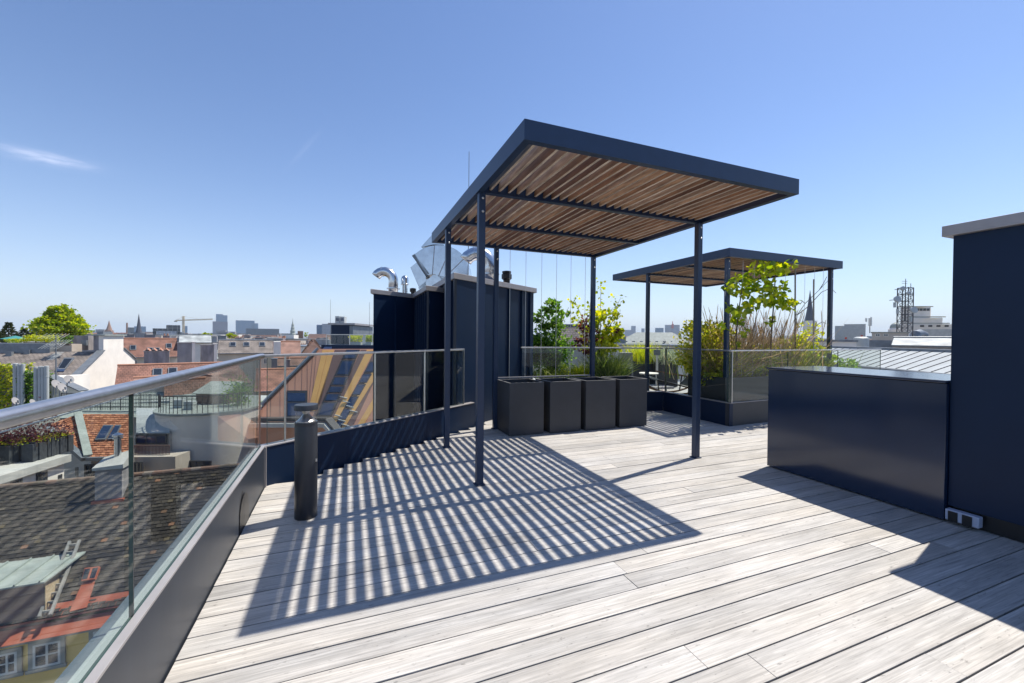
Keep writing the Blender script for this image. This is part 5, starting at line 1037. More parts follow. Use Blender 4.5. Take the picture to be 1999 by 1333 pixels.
q = at(343, 626.5, D0); MB().box((-2, -1, -1.6), (2, 1, .6), M=Matrix.Translation(q)).build('counterweight', MT['conc'], t)
# ================================================================ far city houses
ORD = ['nearest', 'second nearest', 'third nearest', 'fourth nearest', 'fifth nearest', 'sixth nearest', 'seventh nearest', 'eighth nearest', 'ninth nearest', 'tenth nearest']
LMK = [(-10, 'the left picture edge'), (119, 'the broad green tree'), (213, 'the brown spire'), (271, 'the slim dark spire'), (325, 'the dark office block'), (380, 'the crane jib'), (430, 'the tall glass tower'), (482, 'the wide blue slab'), (530, 'the long grey hall'), (571, 'the onion spire'), (625, 'the pale blue slab'), (664, 'the navy cabin'), (712, 'the shaft edge'), (1075, 'the green shrub'), (1150, 'the heart leaved tree'), (1205, 'the small blue block'), (1250, 'the far pergola post'), (1312, 'the large grey slab'), (1395, 'the brown grasses'), (1581, 'the right hand spire'), (1668, 'the pale blue shed'), (1752, 'the lattice mast'), (1820, 'the white stepped house')]
cnt = {}; RC = random.Random(5)
rows = [(86, 684, 4, 10, 15, .9), (104, 677, 4, 9, 14, .85), (128, 671, 4, 9, 14, .85), (160, 667, 4, 10, 15, .85), (205, 663, 3.5, 11, 18, .85), (270, 660, 3, 14, 24, .85), (370, 657.5, 2.6, 24, 38, .85), (520, 656, 2.2, 40, 70, .85), (800, 654.5, 2, 80, 130, .85), (1300, 653.5, 1.6, 130, 240, .9)]
kinds = [('red', 'redtile', 5), ('brown', 'browntile', 5), ('salmon', 'salmontile', 3), ('grey', 'slate', 5), ('pale metal', 'seam', 2), ('green', 'patina', 1)]
bag = [k for k in kinds for _ in range(k[2])]; walls = [('cream', 'cream'), ('white', 'white'), ('grey', 'grey'), ('beige', 'beige'), ('pale', 'conc')]
SPANS = [(150, 735), (1040, 1375), (1400, 1640), (1625, 1850)]
for D0, y0, jit, wa, wb, dens in rows:
    for xs, xe in SPANS:
        if D0 < 160 and xs > 1600: continue
        if D0 < 100 and xs > 1000: continue
        x = xs-R.uniform(0, 10)
        while x < xe:
            w = RC.uniform(wa, wb); pxw = w*F/D0; xm = x+pxw/2
            if RC.random() < dens:
                rc, rm, _ = RC.choice(bag); wc, wm = RC.choice(walls); lm = min(LMK, key=lambda l: abs(l[0]-xm))[1]
                key = (rc, lm); n = cnt[key] = cnt.get(key, 0)+1
                yr = y0+(hy(xm)-656)+RC.gauss(0, jit*.6); zr = zat(xm, yr, D0); dep = RC.uniform(10, 15); flat = RC.random() < (.25 if D0 < 300 else .5)
                P = at(x, yr, D0); rz = RZ+RC.choice((0, 0, 0, .35, -.3, 1.5, 1.25)); 
                lab = f"{ORD[min(n-1, 9)]} {rc} roofed house with {wc} walls below {lm}" if n < 11 else f"small {rc} roofed {wc} house among the far roofs below {lm}"
                t = thing('distant_house', lab, 'house', (P.x, P.y, ZG), rz, 'houses of the distant city'); 
                ww = w*.97
                if abs(rz-RZ) > 1: ww, dep = dep, ww
                if flat:
                    H_ = zr-ZG; MB().box((0, 0, 0), (ww, dep, H_)).build('wall', MT[wm], t, world=False); rf = MB().box((-.25, -.25, H_), (ww+.25, dep+.25, H_+.25)).build('roof', MT[rm if rm not in ('redtile', 'browntile', 'salmontile') else 'zincdark'], t, world=False)
                    if rm in ('redtile', 'browntile', 'salmontile'): t['label'] = t['label'].replace(f'{rc} roofed', 'flat dark roofed')
                    g = MB(); q = RC.uniform(.1, .6)*ww; MB().box((q, dep*.3, H_+.25), (q+ww*.25, dep*.7, H_+RC.uniform(1.2, 2.4)*max(1, D0/300))).build('roof_hut', MT[RC.choice(('white', 'grey', 'zincdark'))], rf, world=False)
                else:
                    pt = math.tan(rad(RC.choice((28, 35, 42)))); rn = dep/2; e = zr-ZG-rn*pt; g = MB(); pr = [(0, 0), (dep, 0), (dep, e), (rn, zr-ZG), (0, e)]; g.v = [(0, a, b) for a, b in pr]+[(ww, a, b) for a, b in pr]; g.f = [(0, 4, 3, 2, 1), (5, 6, 7, 8, 9)]+[(i, (i+1) % 5, (i+1) % 5+5, i+5) for i in range(5)]; g.r = [0]*7; g.mi = [0]*7
                    g.build('wall', MT[wm], t, world=False); g = MB(); roofquad(g, (-.1, -.3, e-.3*pt+.1), (ww+.1, -.3, e-.3*pt+.1), (ww+.1, rn, zr-ZG+.1), (-.1, rn, zr-ZG+.1)); roofquad(g, (ww+.1, dep+.3, e-.3*pt+.1), (-.1, dep+.3, e-.3*pt+.1), (-.1, rn, zr-ZG+.1), (ww+.1, rn, zr-ZG+.1)); rf = g.build('roof', MT[rm], t, world=False)
                    if D0 < 300:
                        for _ in range(RC.choice((1, 2, 2, 3, 4))):
                            q = RC.uniform(.02, .85)*ww; l = RC.uniform(.9, 2.6); hc = RC.uniform(.5, 1.5); yy = rn+RC.uniform(-.6, .4); c_ = MB().box((q, yy, zr-ZG-1.2), (q+l, yy+.7, zr-ZG+hc)).box((q-.07, yy-.07, zr-ZG+hc), (q+l+.07, yy+.77, zr-ZG+hc+.1)).build('chimney', MT[RC.choice(('white', 'sooty', 'sooty', 'conc'))], rf, world=False)
                            if D0 < 150:
                                for i in range(int(l/.45)): MB().lathe((q+.25+.45*i, yy+.35, zr-ZG+hc+.1), [(.12, 0), (.1, .35)], 6).build('pot', MT['pot'], c_, world=False)
                        if RC.random() < .5 and abs(rz-RZ) < 1:
                            q = RC.uniform(.1, .7)*ww; f = RC.uniform(.25, .55); yb = rn*f; zb = e+yb*pt; dmr = MB().box((q, yb, zb-.1), (q+1.3, rn*.95, min(zb+1.2, zr-ZG-.1))).build('dormer', MT[RC.choice(('white', 'zincdark'))], rf, world=False); MB().box((q+.15, yb-.03, zb+.15), (q+1.15, yb-.004, min(zb+1.0, zr-ZG-.25))).build('pane', MT['pane'], dmr, world=False)
                    if D0 < 210 and abs(rz-RZ) < 1:
                        k = int(ww/2.6)
                        for i in range(k): window(t, 1+2.6*i, 2+2.6*i, e-2.2, e-.7, -.02, RC.choice(('whiteframe', 'darkframe')))
            x += pxw*(1.0 if RC.random() < .7 else 1.25)
for x, y0, y1, D0, w, lab in ((403, 650, 660, 95, 20, 'round bright green tree crown between roofs below the crane jib'), (452, 651, 660, 120, 16, 'small green tree crown between roofs left of the blue slab'), (598, 648, 657, 260, 8, 'tiny dark tree among the roofs right of the onion spire')):
    tree(lab, x, y0, y1, D0, w, 'lf_bright', .3, 700, 18, ZG)
# ================================================================ right hand side, beyond the planted terrace
t = frame_house('green_roof_house', 'long building with a pale green hipped copper roof right of the pergola', 'house', 1205, 1352, 650, 669, 60, 38, 'conc', 'patina', hip=2.6)
g = MB()
for i in range(9): p = at(1222+15*i, 667.5, 59.5); g = MB().box((-.18, -.1, 0), (.18, .1, .14), M=Matrix.Translation(p)); g.build('snow_guard', MT['zincdark'], t)
block('zinc_house', 'grey and white metal clad house at the left of the green copper roof', 'building', 1150, 1222, 655, 48, 8, 'zincdark'); block('low_white_house', 'low white house below the copper roof', 'building', 1180, 1360, 676, 42, 5, 'white', cap='zincdark')
frame_house('town_house', 'house with a curved looking brown mansard roof behind the green shrub', 'house', 1092, 1150, 636, 668, 52, 52, 'conc', 'slate')
a, b = onz(1845, 729, 0.), onz(1560, 702, 0.); e = (b-a).normalized(); up = Vector((e.y, -e.x, 0)); up = up if up.dot(RT) > 0 else -up; a = a-e*4; b = b+e*6; rise = Vector((0, 0, .80))
t = thing('seam_roof_house', 'low house with a wide pale standing seam roof beyond the counter on the right', 'house', (a.x, a.y, ZG))
g = MB(); roofquad(g, b, a, a+up*2.0+rise, b+up*2.0+rise, .12); 
if (g.f and (Vector(g.v[1])-Vector(g.v[0])).cross(Vector(g.v[3])-Vector(g.v[0])).z < 0): g = MB(); roofquad(g, a, b, b+up*2.0+rise, a+up*2.0+rise, .12)
rf = g.build('roof', MT['palemetal'], t); Ls = (b-a).length
for k in range(int(Ls/.62)):
    p = a+e*(.3+.62*k); MB().bar(p+Vector((0, 0, .012)), p+up*2.0+rise+Vector((0, 0, .012)), .012, .03).build('seam', MT['lattice'], rf)
for k in range(0, int(Ls/.62), 2): p = a+e*(.3+.62*k)+up*.35+Vector((0, 0, .06)); MB().bar(p-e*.2, p+e*.2, .05, .09).build('snow_guard', MT['zincdark'], rf)
MB().bar(a-up*.1-Vector((0, 0, .1)), b-up*.1-Vector((0, 0, .1)), .16, .16).build('gutter', MT['zincdark'], t)
vwall(b+up*.2, a+up*.2, ZG, -.14, -.14, 6.5).build('wall', MT['grey'], t)
q = a+up*2.2; w_ = b+up*2.2; MB().bar(q+Vector((0, 0, .78)), w_+Vector((0, 0, .78)), .4, .26).build('ridge_ledge', MT['zincdark'], t)
t = frame_house('metal_roof_house', 'house with a bright white ribbed metal roof below the white stepped building', 'house', 1742, 1900, 661, 675, 42, 12, 'grey', 'seam')
t = block('roof_hut', 'yellowish flat roofed hut with two white windows in front of the lattice mast', 'hut', 1702, 1772, 650, 62, 5, 'beige', cap='trim', wins=((1709, 1718, 651.5, 656.5), (1725, 1734, 651.5, 656.5)), wmat='whiteframe')
block('grey_roof_block', 'low dark grey roof block below the yellowish hut', 'building', 1690, 1748, 664, 50, 5, 'zincdark')
block('white_roof_block', 'low white block with machines at the right of the last pergola post', 'building', 1590, 1672, 667, 40, 5, 'white', cap='zincdark')
for i, (x0, x1, yt, yb, D0, m, lab) in enumerate(((1637, 1645, 661.5, 668, 41, 'palemetal', 'left small cooling unit on the low white roof'), (1648, 1656, 662, 668, 41, 'palemetal', 'right small cooling unit on the low white roof'))):
    t = block('cooling_unit', lab, 'machine', x0, x1, yt, D0, .6, m, yb=yb, group='small cooling units'); w = (x1-x0)*D0/F; MB().lathe((0, 0, 0), [(w*.3, 0), (w*.3, .02)], 16)
    MB().box((w*.2, -.02, .08), (w*.8, -.003, w*.6)).build('fan_face', MT['black'], t, world=False)
p = at(1681, 673, 44); t = thing('water_tank', 'pale round tank beside the yellowish hut', 'tank', tuple(p)); r_ = 12*44/F; MB().lathe(p-Vector((0, 0, 1)), [(r_, 0), (r_, 1+zat(1681, 660, 44)-p.z), (r_*.6, 1.15+zat(1681, 660, 44)-p.z)], 24).build('shell', MT['palemetal'], t, smooth=True)
for x, y0, lab in ((1652, 656, 'red painted box on the roof edge right of the last pergola post'), (1683, 652, 'red painted box left of the yellowish hut')): p = at(x, y0+6, 45); t = thing('red_box', lab, 'box', tuple(p), RZ, 'red boxes on the far roof'); MB().box((-.07, 0, 0), (.07, .12, .2)).build('case', MT['redpaint'], t, world=False); MB().box((-.08, -.01, .2), (.08, .13, .225)).build('lid', MT['redpaint'], t, world=False)
p = at(1698, 650, 70); t = thing('antenna_pole', 'short pole with two white panel antennas left of the lattice mast', 'antenna', tuple(p)); MB().tube([p, at(1698, 622, 70)], .07, 6).build('pole', MT['lattice'], t)
for x, y0, y1, w in ((1691, 621, 628, .3), (1697, 621, 636, .22), (1700.5, 619, 636, .22)): a, b = at(x, y0, 69.8), at(x, y1, 69.8); MB().bar(a, b, w, .15).build('panel', MT['whiteframe'], t)
# white stepped building and dome
t = block('stepped_building', 'white stepped building with set back top floors behind the lattice mast', 'building', 1768, 1900, 633, 115, 20, 'white', wins=[(1796+16*i, 1804+16*i, 634.5, 638) for i in range(5)], sash=3)
block('', '', '', 1772, 1840, 621, 118, 14, 'white', parent=t, pname='upper_floor'); block('', '', '', 1758, 1816.5, 599.5, 121, 10, 'white', parent=t, pname='top_floor', wins=[(1788+7*i, 1794+7*i, 602, 606.5) for i in range(4)], sash=1)
for y, x0, x1, D0 in ((618.5, 1770, 1842, 116.5), (631, 1764, 1850, 114), (598.5, 1756, 1818, 120)): a, b = at(x0, y, D0), at(x1, y, D0); MB().bar(a, b, 1.2, .25).build('cornice', MT['trim'], t)
block('', '', '', 1800, 1900, 642.5, 108, 5, 'conc', parent=t, pname='front_wing')
p = at(1748, 640, 140); r_ = 8.5*140/F; t = thing('dome', 'small green copper dome left of the lattice mast', 'dome', (p.x, p.y, ZG)); MB().lathe((p.x, p.y, p.z), [(r_*math.cos(a), r_*1.2*math.sin(a)) for a in [rad(9*k) for k in range(10)]]+[(.05, r_*1.35)], 20).build('copper_shell', MT['patina'], t, smooth=True); MB().lathe((p.x, p.y, ZG), [(r_*1.25, 0), (r_*1.25, p.z-ZG-.5), (r_, p.z-ZG)], 16).build('drum', MT['white'], t)
p = at(1793, 660, 80); t = thing('roof_duct', 'fat grey duct bend on the roof in front of the white stepped building', 'duct', tuple(p)); MB().tube([at(1803, 656, 80), at(1795, 652, 80), at(1788, 654, 79), at(1785, 661, 79)], .9, 14).build('pipe', MT['zincdark'], t, smooth=True)
# lattice mast
D0 = 78; t = thing('lattice_mast', 'dark steel lattice mast carrying dishes and aerials on the right', 'mast', tuple(at(1765, 652, D0)))
a = at(1766, 653, D0); hw = 8.5*D0/F; ztop = zat(1766, 562, D0); g = MB(); cs = [(-hw, -hw), (hw, -hw), (hw, hw), (-hw, hw)]; lv = [a.z+(ztop-a.z)*k/7 for k in range(8)]
for dx, dy in cs: g.bar((a.x+dx, a.y+dy, a.z-1), (a.x+dx, a.y+dy, ztop), .13)
for k in range(7):
    for j in range(4):
        (x0, y0), (x1, y1) = cs[j], cs[(j+1) % 4]; g.bar((a.x+x0, a.y+y0, lv[k]), (a.x+x1, a.y+y1, lv[k+1]), .05); g.bar((a.x+x1, a.y+y1, lv[k]), (a.x+x0, a.y+y0, lv[k+1]), .05); g.bar((a.x+x0, a.y+y0, lv[k+1]), (a.x+x1, a.y+y1, lv[k+1]), .08)
g.build('frame', MT['lattice'], t)
g = MB().tube([(a.x, a.y, lv[2]), (a.x, a.y, zat(1766, 544, D0))], [.16, .05], 6)
for y in (549, 553): q = at(1766, y, D0); g.bar(q-EX*.5, q+EX*.5, .06)
g.tube([at(1778, 585, D0), at(1778, 553, D0)], .05, 5); g.build('top_mast', MT['lattice'], t)
for x, y, r_, dy in ((1748, 585, .6, 0), (1758.5, 564, .38, 0), (1770, 573, .28, 0), (1780, 606, .6, 0)):
    p = at(x, y, D0-1.6); d_ = MB(); d_.lathe((0, 0, 0), [(.05, .0), (r_*.6, .08), (r_, .25), (r_, .55), (.05, .6)], 20); M = Matrix.Translation(p) @ Matrix.Rotation(RZ, 4, 'Z') @ Matrix.Rotation(rad(80), 4, 'X'); d_.v = [tuple(M @ Vector(v)) for v in d_.v]; d_.build('dish', MT['palemetal'], t, smooth=True)
    MB().bar(p, p+EY*1.2, .1).build('bracket', MT['lattice'], t)
for y0, y1, x in ((590, 600, 1746.5), (603, 612, 1752), (618, 628, 1778)): a_, b_ = at(x, y0, D0-1.2), at(x, y1, D0-1.2); MB().bar(a_, b_, .3).build('panel', MT['palemetal'], t)
# ================================================================ planted terrace on the right
t = thing('planter_trough', 'long dark planter trough behind the glass under the smaller pergola', 'planter', (6.8, 5.1, 0))
g = MB(); g.box((5.40, 4.70, .004), (8.3, 4.73, .70)).box((5.40, 5.42, .004), (8.3, 5.45, .70)).box((5.40, 4.73, .004), (5.43, 5.42, .70)).box((8.27, 4.73, .004), (8.3, 5.42, .70)); g.build('shell', MT['planter'], t)
MB().box((5.43, 4.73, .05), (8.27, 5.42, .62)).build('soil', MT['soil'], t)
t = thing('planter_trough', 'long dark planter trough behind the back railing between shaft and smaller pergola', 'planter', (4.2, 7.4, 0))
MB().box((2.9, 7.02, -.03), (5.45, 7.7, .36)).build('shell', MT['planter'], t); MB().box((2.95, 7.07, .36), (5.4, 7.65, .40)).build('soil', MT['soil'], t)
def plant(name, label, cat, base, parts, grp=None):
    t = thing(name, label, cat, tuple(base), 0, grp)
    for nm, m, g in parts: g.build(nm, MT[m], t)
    return t
# dense green shrub
D0 = 8.5; b = at(1078, 738, D0); k = D0/F; c = at(1076, 672, D0); g = MB()
cloud(g, 2600, (c.x, c.y, c.z-.1), 38*k, .32, 70*k, .085, clump=80, shell=.1, wid=.27, up=-.1); cloud(g, 700, tuple(at(1078, 615, D0)), 36*k, .25, 24*k, .09, clump=14, shell=.1, wid=.27, up=-.1); cloud(g, 800, tuple(at(1060, 700, D0)), 26*k, .3, 34*k, .085, clump=12, shell=.1, wid=.27)
s = branches(MB(), (b.x, b.y, .38), [at(1052, 610, D0), at(1068, 592, D0), at(1090, 605, D0), at(1110, 600, D0), at(1050, 660, D0), at(1100, 650, D0)], .016)
plant('leafy_shrub', 'dense dark green shrub behind the railing next to the tall shaft', 'shrub', (b.x, b.y, .38), [('foliage', 'lf_mid', g), ('stem', 'bark', s)])
# heart leaved tree
D0 = 8.3; k = D0/F; b = at(1160, 738, D0); g = MB(); s = MB(); lines = [((1160, 735), (1172, 650), (1173, 552)), ((1160, 735), (1150, 640), (1152, 590)), ((1160, 735), (1150, 650), (1120, 582)), ((1160, 730), (1150, 680), (1122, 615)), ((1160, 720), (1185, 640), (1212, 580)), ((1160, 720), (1180, 650), (1208, 610)), ((1160, 725), (1150, 690), (1125, 668)), ((1160, 720), (1180, 690), (1196, 660))]
for l in lines:
    P3 = [at(x, y, D0+R.gauss(0, .12)) for x, y in l]; s.tube([P3[0], lerp(P3[0], P3[1], .6), P3[1], lerp(P3[1], P3[2], .5), P3[2]], [.012, .01, .008, .006, .002], 6)
    for i in range(46):
        f = R.random()**.8; p = lerp(P3[1], P3[2], f)+Vector((R.gauss(0, .07), R.gauss(0, .07), R.gauss(0, .05))); g.leaf(p, Vector((R.gauss(0, 1), R.gauss(0, 1), -.5)), R.uniform(.05, .085), .5)
cloud(g, 620, tuple(at(1182, 640, D0-.35)), 30*k, .2, 44*k, .085, clump=22, shell=.1, wid=.45, up=-.2); cloud(g, 360, tuple(at(1183, 672, D0)), 28*k, .25, 22*k, .08, clump=14, shell=.1, wid=.42)
plant('heart_leaved_tree', 'young tree with airy yellow green heart shaped leaves behind the back pergola post', 'tree', (b.x, b.y, .38), [('foliage', 'lf_yellow', g), ('stem', 'bark', s)])
D0 = 8.0; k = D0/F; b = at(1150, 740, D0); g = MB(); cloud(g, 420, tuple(at(1148, 660, D0)), 20*k, .22, 40*k, .06, clump=18, shell=.1); cloud(g, 50, tuple(at(1195, 645, D0)), 12*k, .2, 7*k, .07, clump=5)
plant('red_shrub', 'purple red leaved shrub between the green shrub and the back pergola post', 'shrub', (b.x, b.y, .38), [('foliage', 'lf_red', g), ('stem', 'bark', branches(MB(), (b.x, b.y, .38), [at(1140, 640, D0), at(1155, 620, D0), at(1165, 650, D0), at(1190, 646, D0)], .012))])
def grass(label, c, n, L, w, m, spreadx, spready=.12, lean=.5, name='grass_clump', m2=None, n2=0):
    c = Vector(c); g = MB()
    for i in range(n):
        a = R.uniform(0, 6.28); p = c+EX*R.gauss(0, spreadx)+EY*R.gauss(0, spready); d = Vector((math.cos(a)*lean*R.random(), math.sin(a)*lean*R.random(), 1)); g.blade(p, d, L*R.uniform(.55, 1.1), w, Vector((math.cos(a), math.sin(a), -.5))*R.uniform(.1, lean))
    t = plant(name, label, 'grass', c, [('blades', m, g)])
    if m2:
        g = MB()
        for i in range(n2):
            a = R.uniform(0, 6.28); p = c+EX*R.gauss(0, spreadx)+EY*R.gauss(0, spready); d = Vector((math.cos(a)*.3, math.sin(a)*.3, 1)); q = p+d.normalized()*L*R.uniform(.7, 1.15); g.tube([p, lerp(p, q, .5)+Vector((0, 0, .02)), q, q+d*.06], [.002, .002, .006, .002], 4, r=R.random())
        g.build('flower_stems', MT[m2], t)
    return t
grass('arching yellow green grass clump right of the back pergola post', at(1187, 742, 7.9), 1100, .66, .005, 'lf_grass', .13, .12, .75)
grass('short green grass under the dense green shrub', at(1075, 738, 8.1), 500, .28, .006, 'lf_grass', .3, .1, .8)
grass('low yellow plants along the trough below the heart leaved tree', at(1135, 738, 8.1), 500, .36, .008, 'lf_yellow', .17, .1, .8)
# smaller pergola planting
g = MB(); cloud(g, 5200, (5.78, 5.40, 1.12), .50, .34, .50, .06, clump=150, shell=.25, wid=.3, up=.3); cloud(g, 1100, (5.60, 5.20, .78), .26, .30, .34, .06, clump=30, shell=.2, wid=.3, up=-.4)
plant('golden_shrub', 'golden green shrub spilling over the trough at the near corner of the smaller pergola', 'shrub', (5.7, 5.3, .62), [('foliage', 'lf_olive', g), ('stem', 'bark', branches(MB(), (5.7, 5.3, .62), [(5.5, 5.2, 1.2), (5.8, 5.5, 1.4), (6.0, 5.5, 1.2), (5.6, 5.6, 1.1)], .014))])
grass('tall straw brown feathery grasses filling the trough under the vine', (6.45, 5.12, .6), 900, 1.12, .0045, 'lf_straw', .40, .13, .55, m2='lf_straw', n2=160)
grass('green grass blades pushing up among the straw grasses', (6.6, 5.1, .6), 800, .72, .005, 'lf_grass', .55, .14, .5)
grass('brown grass tuft leaning left beside the corner post', (5.85, 5.15, .6), 420, 1.1, .004, 'lf_straw', .14, .1, .9)
g = MB(); cloud(g, 3000, (6.65, 4.88, .88), .95, .15, .30, .055, clump=130, shell=.1, wid=.3)
plant('low_shrub', 'low olive green shrub below the straw grasses behind the glass', 'shrub', (6.6, 4.95, .62), [('foliage', 'lf_yellow', g), ('stem', 'bark', branches(MB(), (6.6, 4.95, .62), [(6.1, 4.95, .95), (7.1, 4.95, .95), (6.7, 5.0, 1.05)], .008))])
g = MB(); cloud(g, 1500, (7.5, 5.0, .95), .5, .2, .42, .06, clump=60, shell=.1, wid=.36); cloud(g, 180, (7.75, 5.0, 1.35), .3, .15, .25, .05, clump=20, wid=.4)
plant('leafy_shrub', 'airy yellow green shrub in the trough near the right pergola post', 'shrub', (7.55, 5.0, .62), [('foliage', 'lf_yellow', g), ('stem', 'bark', branches(MB(), (7.55, 5, .62), [(7.2, 5, 1.2), (7.6, 5.05, 1.45), (7.9, 5, 1.5), (7.75, 4.95, 1.1)], .008))])
g = MB(); cloud(g, 150, tuple(onY(1606, 696, 4.86)), .17, .12, .14, .10, clump=16, wid=.5)
plant('large_leaved_plant', 'bright large leaved plant hanging over the glass above the counter', 'plant', (7.3, 4.86, .62), [('foliage', 'lf_bright', g), ('stem', 'bark', branches(MB(), (7.3, 4.86, .62), [onY(1600, 690, 4.86), onY(1615, 700, 4.86)], .006))])
b = onY(1655, 722, 4.95); g = MB(); cloud(g, 480, (b.x, b.y, b.z+.06), .24, .12, .14, .05, clump=30, wid=.3)
plant('low_shrub', 'small grey green shrub at the right end of the planting above the counter', 'shrub', (b.x, b.y, .62), [('foliage', 'lf_mid', g), ('stem', 'bark', branches(MB(), (b.x, b.y, .62), [(b.x-.1, b.y, b.z+.2), (b.x+.12, b.y, b.z+.2)], .006))])
# climbing vine
def vleaf(g, p, s):
    d = Vector((R.gauss(0, .7), R.gauss(-.25, .6), R.gauss(-.35, .5))).normalized(); a = Vector((R.gauss(0, 1), R.gauss(0, 1), R.gauss(0, 1))); u = d.cross(a).normalized(); n = u.cross(d); r = R.random(); o = [(0, 0, 0), (.22, .42, .05), (.55, .55, .09), (.62, .3, .04), (1, 0, -.05), (.62, -.3, .04), (.55, -.55, .09), (.22, -.42, .05)]
    P = [p+d*x*s+u*y*s+n*z*s for x, y, z in o]; g.face([P[0], P[1], P[2], P[3], P[4]], r); g.face([P[0], P[4], P[5], P[6], P[7]], r)
def vine(label, stem, blobs):
    g = MB()
    for x, y, rx, ry, n in blobs:
        for i in range(n):
            a = R.uniform(0, 6.28); q = math.sqrt(R.random()); vleaf(g, onY(x+rx*q*math.cos(a), y+ry*q*math.sin(a), 4.76+R.gauss(0, .10)), R.uniform(.065, .12))
    s = MB(); P = [onY(x, y, 4.76+.01*math.sin(i*2)) for i, (x, y) in enumerate(stem)]; s.tube(P, [.013-.008*i/len(P) for i in range(len(P))], 7)
    return plant('climbing_vine', label, 'vine', P[0], [('foliage', 'lf_bright', g), ('stem', 'bark', s)], 'vines climbing the pergola wires')
vine('left vine with big lobed leaves beside the corner post of the smaller pergola', [(1439, 705), (1437, 660), (1440, 620), (1446, 580), (1450, 545)], [(1447, 556, 24, 23, 78), (1464, 592, 16, 16, 40), (1440, 612, 18, 18, 36), (1418, 560, 9, 16, 12), (1412, 632, 9, 10, 10), (1450, 645, 10, 12, 10), (1420, 602, 6, 8, 6), (1436, 680, 8, 14, 10)])
vine('taller vine with big lobed leaves reaching the pergola roof', [(1504, 700), (1506, 650), (1509, 610), (1512, 570), (1514, 525), (1520, 510)], [(1500, 522, 38, 15, 120), (1536, 512, 16, 8, 28), (1488, 555, 20, 18, 42), (1515, 560, 24, 20, 50), (1500, 585, 30, 14, 46), (1538, 596, 16, 9, 16), (1528, 588, 20, 12, 28), (1550, 588, 12, 8, 10), (1505, 628, 8, 8, 10)])
s = MB()
for l in ([(1553, 705), (1553, 650), (1556, 615), (1572, 592), (1600, 565), (1616, 548)], [(1556, 615), (1578, 598), (1604, 570), (1622, 562), (1632, 572)], [(1600, 565), (1608, 552), (1614, 540)], [(1553, 605), (1545, 602), (1536, 606)], [(1553, 598), (1546, 592), (1541, 590)], [(1572, 592), (1566, 588), (1562, 594)], [(1590, 640), (1598, 632), (1606, 628), (1612, 632)]): s.tube([onY(x, y, 4.8) for x, y in l], [.007-.004*i/len(l) for i in range(len(l))], 6)
plant('climbing_vine', 'bare leafless vine stem arching towards the right pergola post', 'vine', onY(1553, 705, 4.8), [('stem', 'bark', s)], 'vines climbing the pergola wires')
for x, y0, y1, lab in ((1552, 500, 706, 'tall timber stake between the leafy vine and the bare vine'), (1588, 545, 700, 'shorter timber stake in front of the dark slate spire')): t = thing('plant_stake', lab, 'stake', tuple(onY(x, y1, 4.83)), 0, 'timber stakes in the trough'); MB().tube([onY(x, y1, 4.83), onY(x+.5, y0, 4.83)], .013, 7).build('stake', MT['timber'], t)
# furniture on the far terrace
for i, (x0, x1, lab, D0) in enumerate(((1236, 1281, 'grey square planter with golden grass on the far terrace', 11.4), (1283, 1323, 'grey square planter with silvery lavender on the far terrace', 11.1))):
    a, b = at(x0, 751, D0), at(x1, 751, D0); w = (b-a).dot(EX); t = thing('planter_box', lab, 'planter', (a.x, a.y, 0), RZ, 'grey planters on the far terrace'); H_ = .66
    g = MB().box((0, 0, .01), (w, .025, H_)).box((0, .575, .01), (w, .6, H_)).box((0, .025, .01), (.025, .575, H_)).box((w-.025, .025, .01), (w, .575, H_)); g.build('shell', MT['planter'], t, world=False); MB().box((.025, .025, .02), (w-.025, .575, .6)).build('soil', MT['soil'], t, world=False)
c = at(1258, 712, 11.7); grass('golden green ornamental grass in the left grey planter', (c.x, c.y, .6), 900, .62, .006, 'lf_yellow', .22, .18, .5); c = at(1304, 712, 11.4); grass('silvery lavender in the right grey planter', (c.x, c.y, .6), 1000, .5, .007, 'lf_silver', .20, .18, .7)
p = onz(1282, 757, 0); t = thing('parasol_stand', 'steel pole with a square plate standing on a base on the far terrace', 'stand', tuple(p)); D1 = (p-EYEV).dot(FW)
MB().tube([p, (p.x, p.y, zat(1282, 678, D1))], .03, 10).build('pole', MT['steel'], t, smooth=True); MB().box((-.3, -.3, .004), (.3, .3, .06), M=Matrix.Translation(p)).build('base', MT['grey'], t); a = at(1282, 688, D1-.05); MB().box((-.085, -.03, -.07), (.085, .0, .07), M=Matrix.Translation(a) @ Matrix.Rotation(RZ, 4, 'Z')).build('plate', MT['zincdark'], t)
p = onz(1266, 768, 0); t = thing('side_table', 'small white round table on the far terrace behind the black planters', 'table', tuple(p)); MB().lathe(p, [(.02, .0), (.02, .46)], 10).build('leg', MT['zincdark'], t); MB().lathe(p, [(.21, .46), (.22, .47), (.22, .485), (.21, .49)], 28).build('tabletop', MT['white'], t); MB().lathe(p, [(.16, .003), (.16, .015), (.03, .02)], 20).build('base', MT['zincdark'], t)
a = at(1213, 709, 10.2); t = thing('cabinet', 'pale grey electrical cabinet on a low white stand, left of the far pergola post', 'cabinet', (a.x, a.y, 0), RZ); w = 22*10.2/F; MB().box((0, 0, a.z), (w, .3, zat(1213, 688.5, 10.2))).build('case', MT['grey'], t, world=False); MB().box((-.01, -.02, a.z-.13), (w*.95, .3, a.z-.004)).build('stand', MT['palemetal'], t, world=False); MB().box((.02, 0, .0), (w*.9, .28, a.z-.13)).build('base', MT['planter'], t, world=False); MB().box((w*.75, -.008, a.z+.02), (w*.8, -.001, a.z+.07)).build('lock', MT['black'], t, world=False)
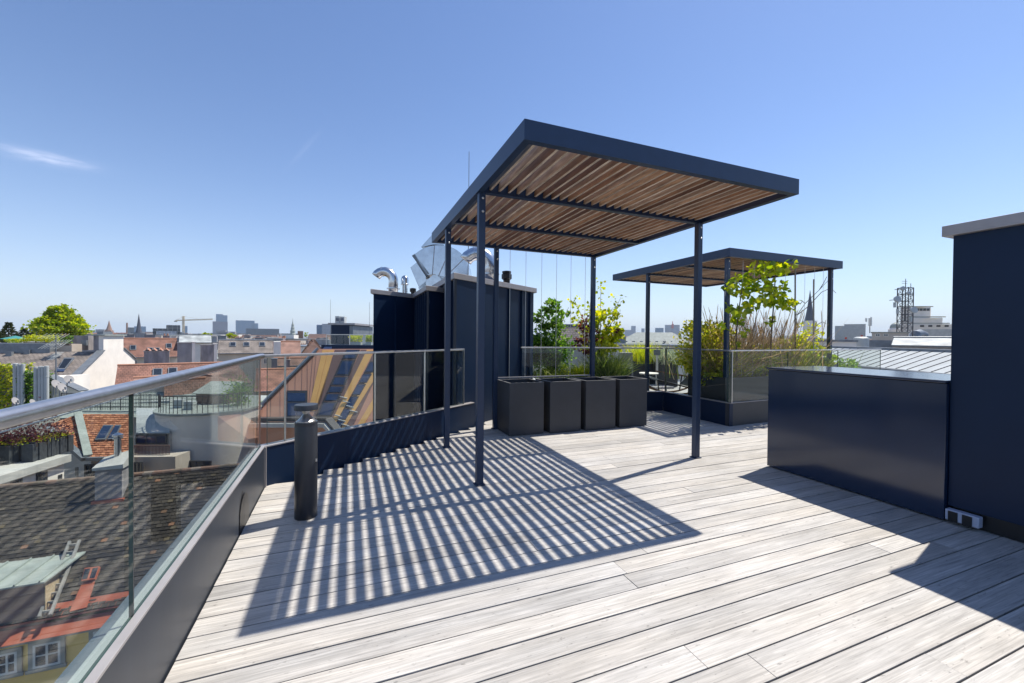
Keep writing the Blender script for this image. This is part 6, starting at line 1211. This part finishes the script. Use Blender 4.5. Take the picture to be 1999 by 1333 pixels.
# rocking lounger
p = onz(1318, 772, 0); ax = EX.copy(); ay = EY.copy(); t = thing('rocking_chair', 'low rocking chair with curved wooden runners on the far terrace', 'chair', tuple(p), RZ)
for s_ in (0, .5):
    MB().tube([(-.62+1.3*k/10, s_, .02+.20*((k/5-1)**2)) for k in range(11)], .022, 8).build('runner', MT['slat'], t, world=False)
    MB().bar((-.28, s_, .52), (.5, s_, .40), .04, .025).build('armrest', MT['slat'], t, world=False)
    for x0, x1 in ((-.2, -.25), (.3, .35)): MB().bar((x0, s_, .05), (x1, s_, .5 if x0 < 0 else .42), .025).build('leg', MT['lattice'], t, world=False)
MB().slab([(-.4, .03, .36), (.3, .03, .2), (.3, .47, .2), (-.4, .47, .36)], .03).build('seat', MT['black'], t, world=False); MB().slab([(.3, .03, .22), (.66, .03, .62), (.66, .47, .62), (.3, .47, .22)], .03).build('backrest', MT['black'], t, world=False); MB().bar((-.55, .25, .42), (-.38, .25, .36), .44, .03).build('footrest', MT['palemetal'], t, world=False)
b = onz(1336, 772, 0); b = Vector((b.x+.25, b.y-.3, .0)); g = MB(); cloud(g, 220, (b.x, b.y, .30), .26, .18, .14, .06, clump=16); s = branches(MB(), b, [(b.x-.2, b.y, .55), (b.x+.1, b.y+.1, .8), (b.x+.25, b.y, .7), (b.x-.1, b.y-.1, .75), (b.x+.05, b.y, .5)], .008)
plant('potted_shrub', 'sparse twiggy shrub with few yellow leaves beside the rocking chair', 'shrub', b, [('foliage', 'lf_yellow', g), ('stem', 'bark', s)])
m = bpy.data.materials.new('haze_air'); m.use_nodes = True; t = m.node_tree; t.nodes.remove(t.nodes['Principled BSDF']); v = t.nodes.new('ShaderNodeVolumePrincipled'); v.inputs['Density'].default_value = .00011; v.inputs['Color'].default_value = (.74, .87, 1, 1); t.links.new(v.outputs[0], t.nodes['Material Output'].inputs['Volume'])
MB().box((-5000, -700, ZG-2), (7000, 9500, 180)).build('haze', m)['kind'] = 'stuff'
bpy.context.view_layer.update()
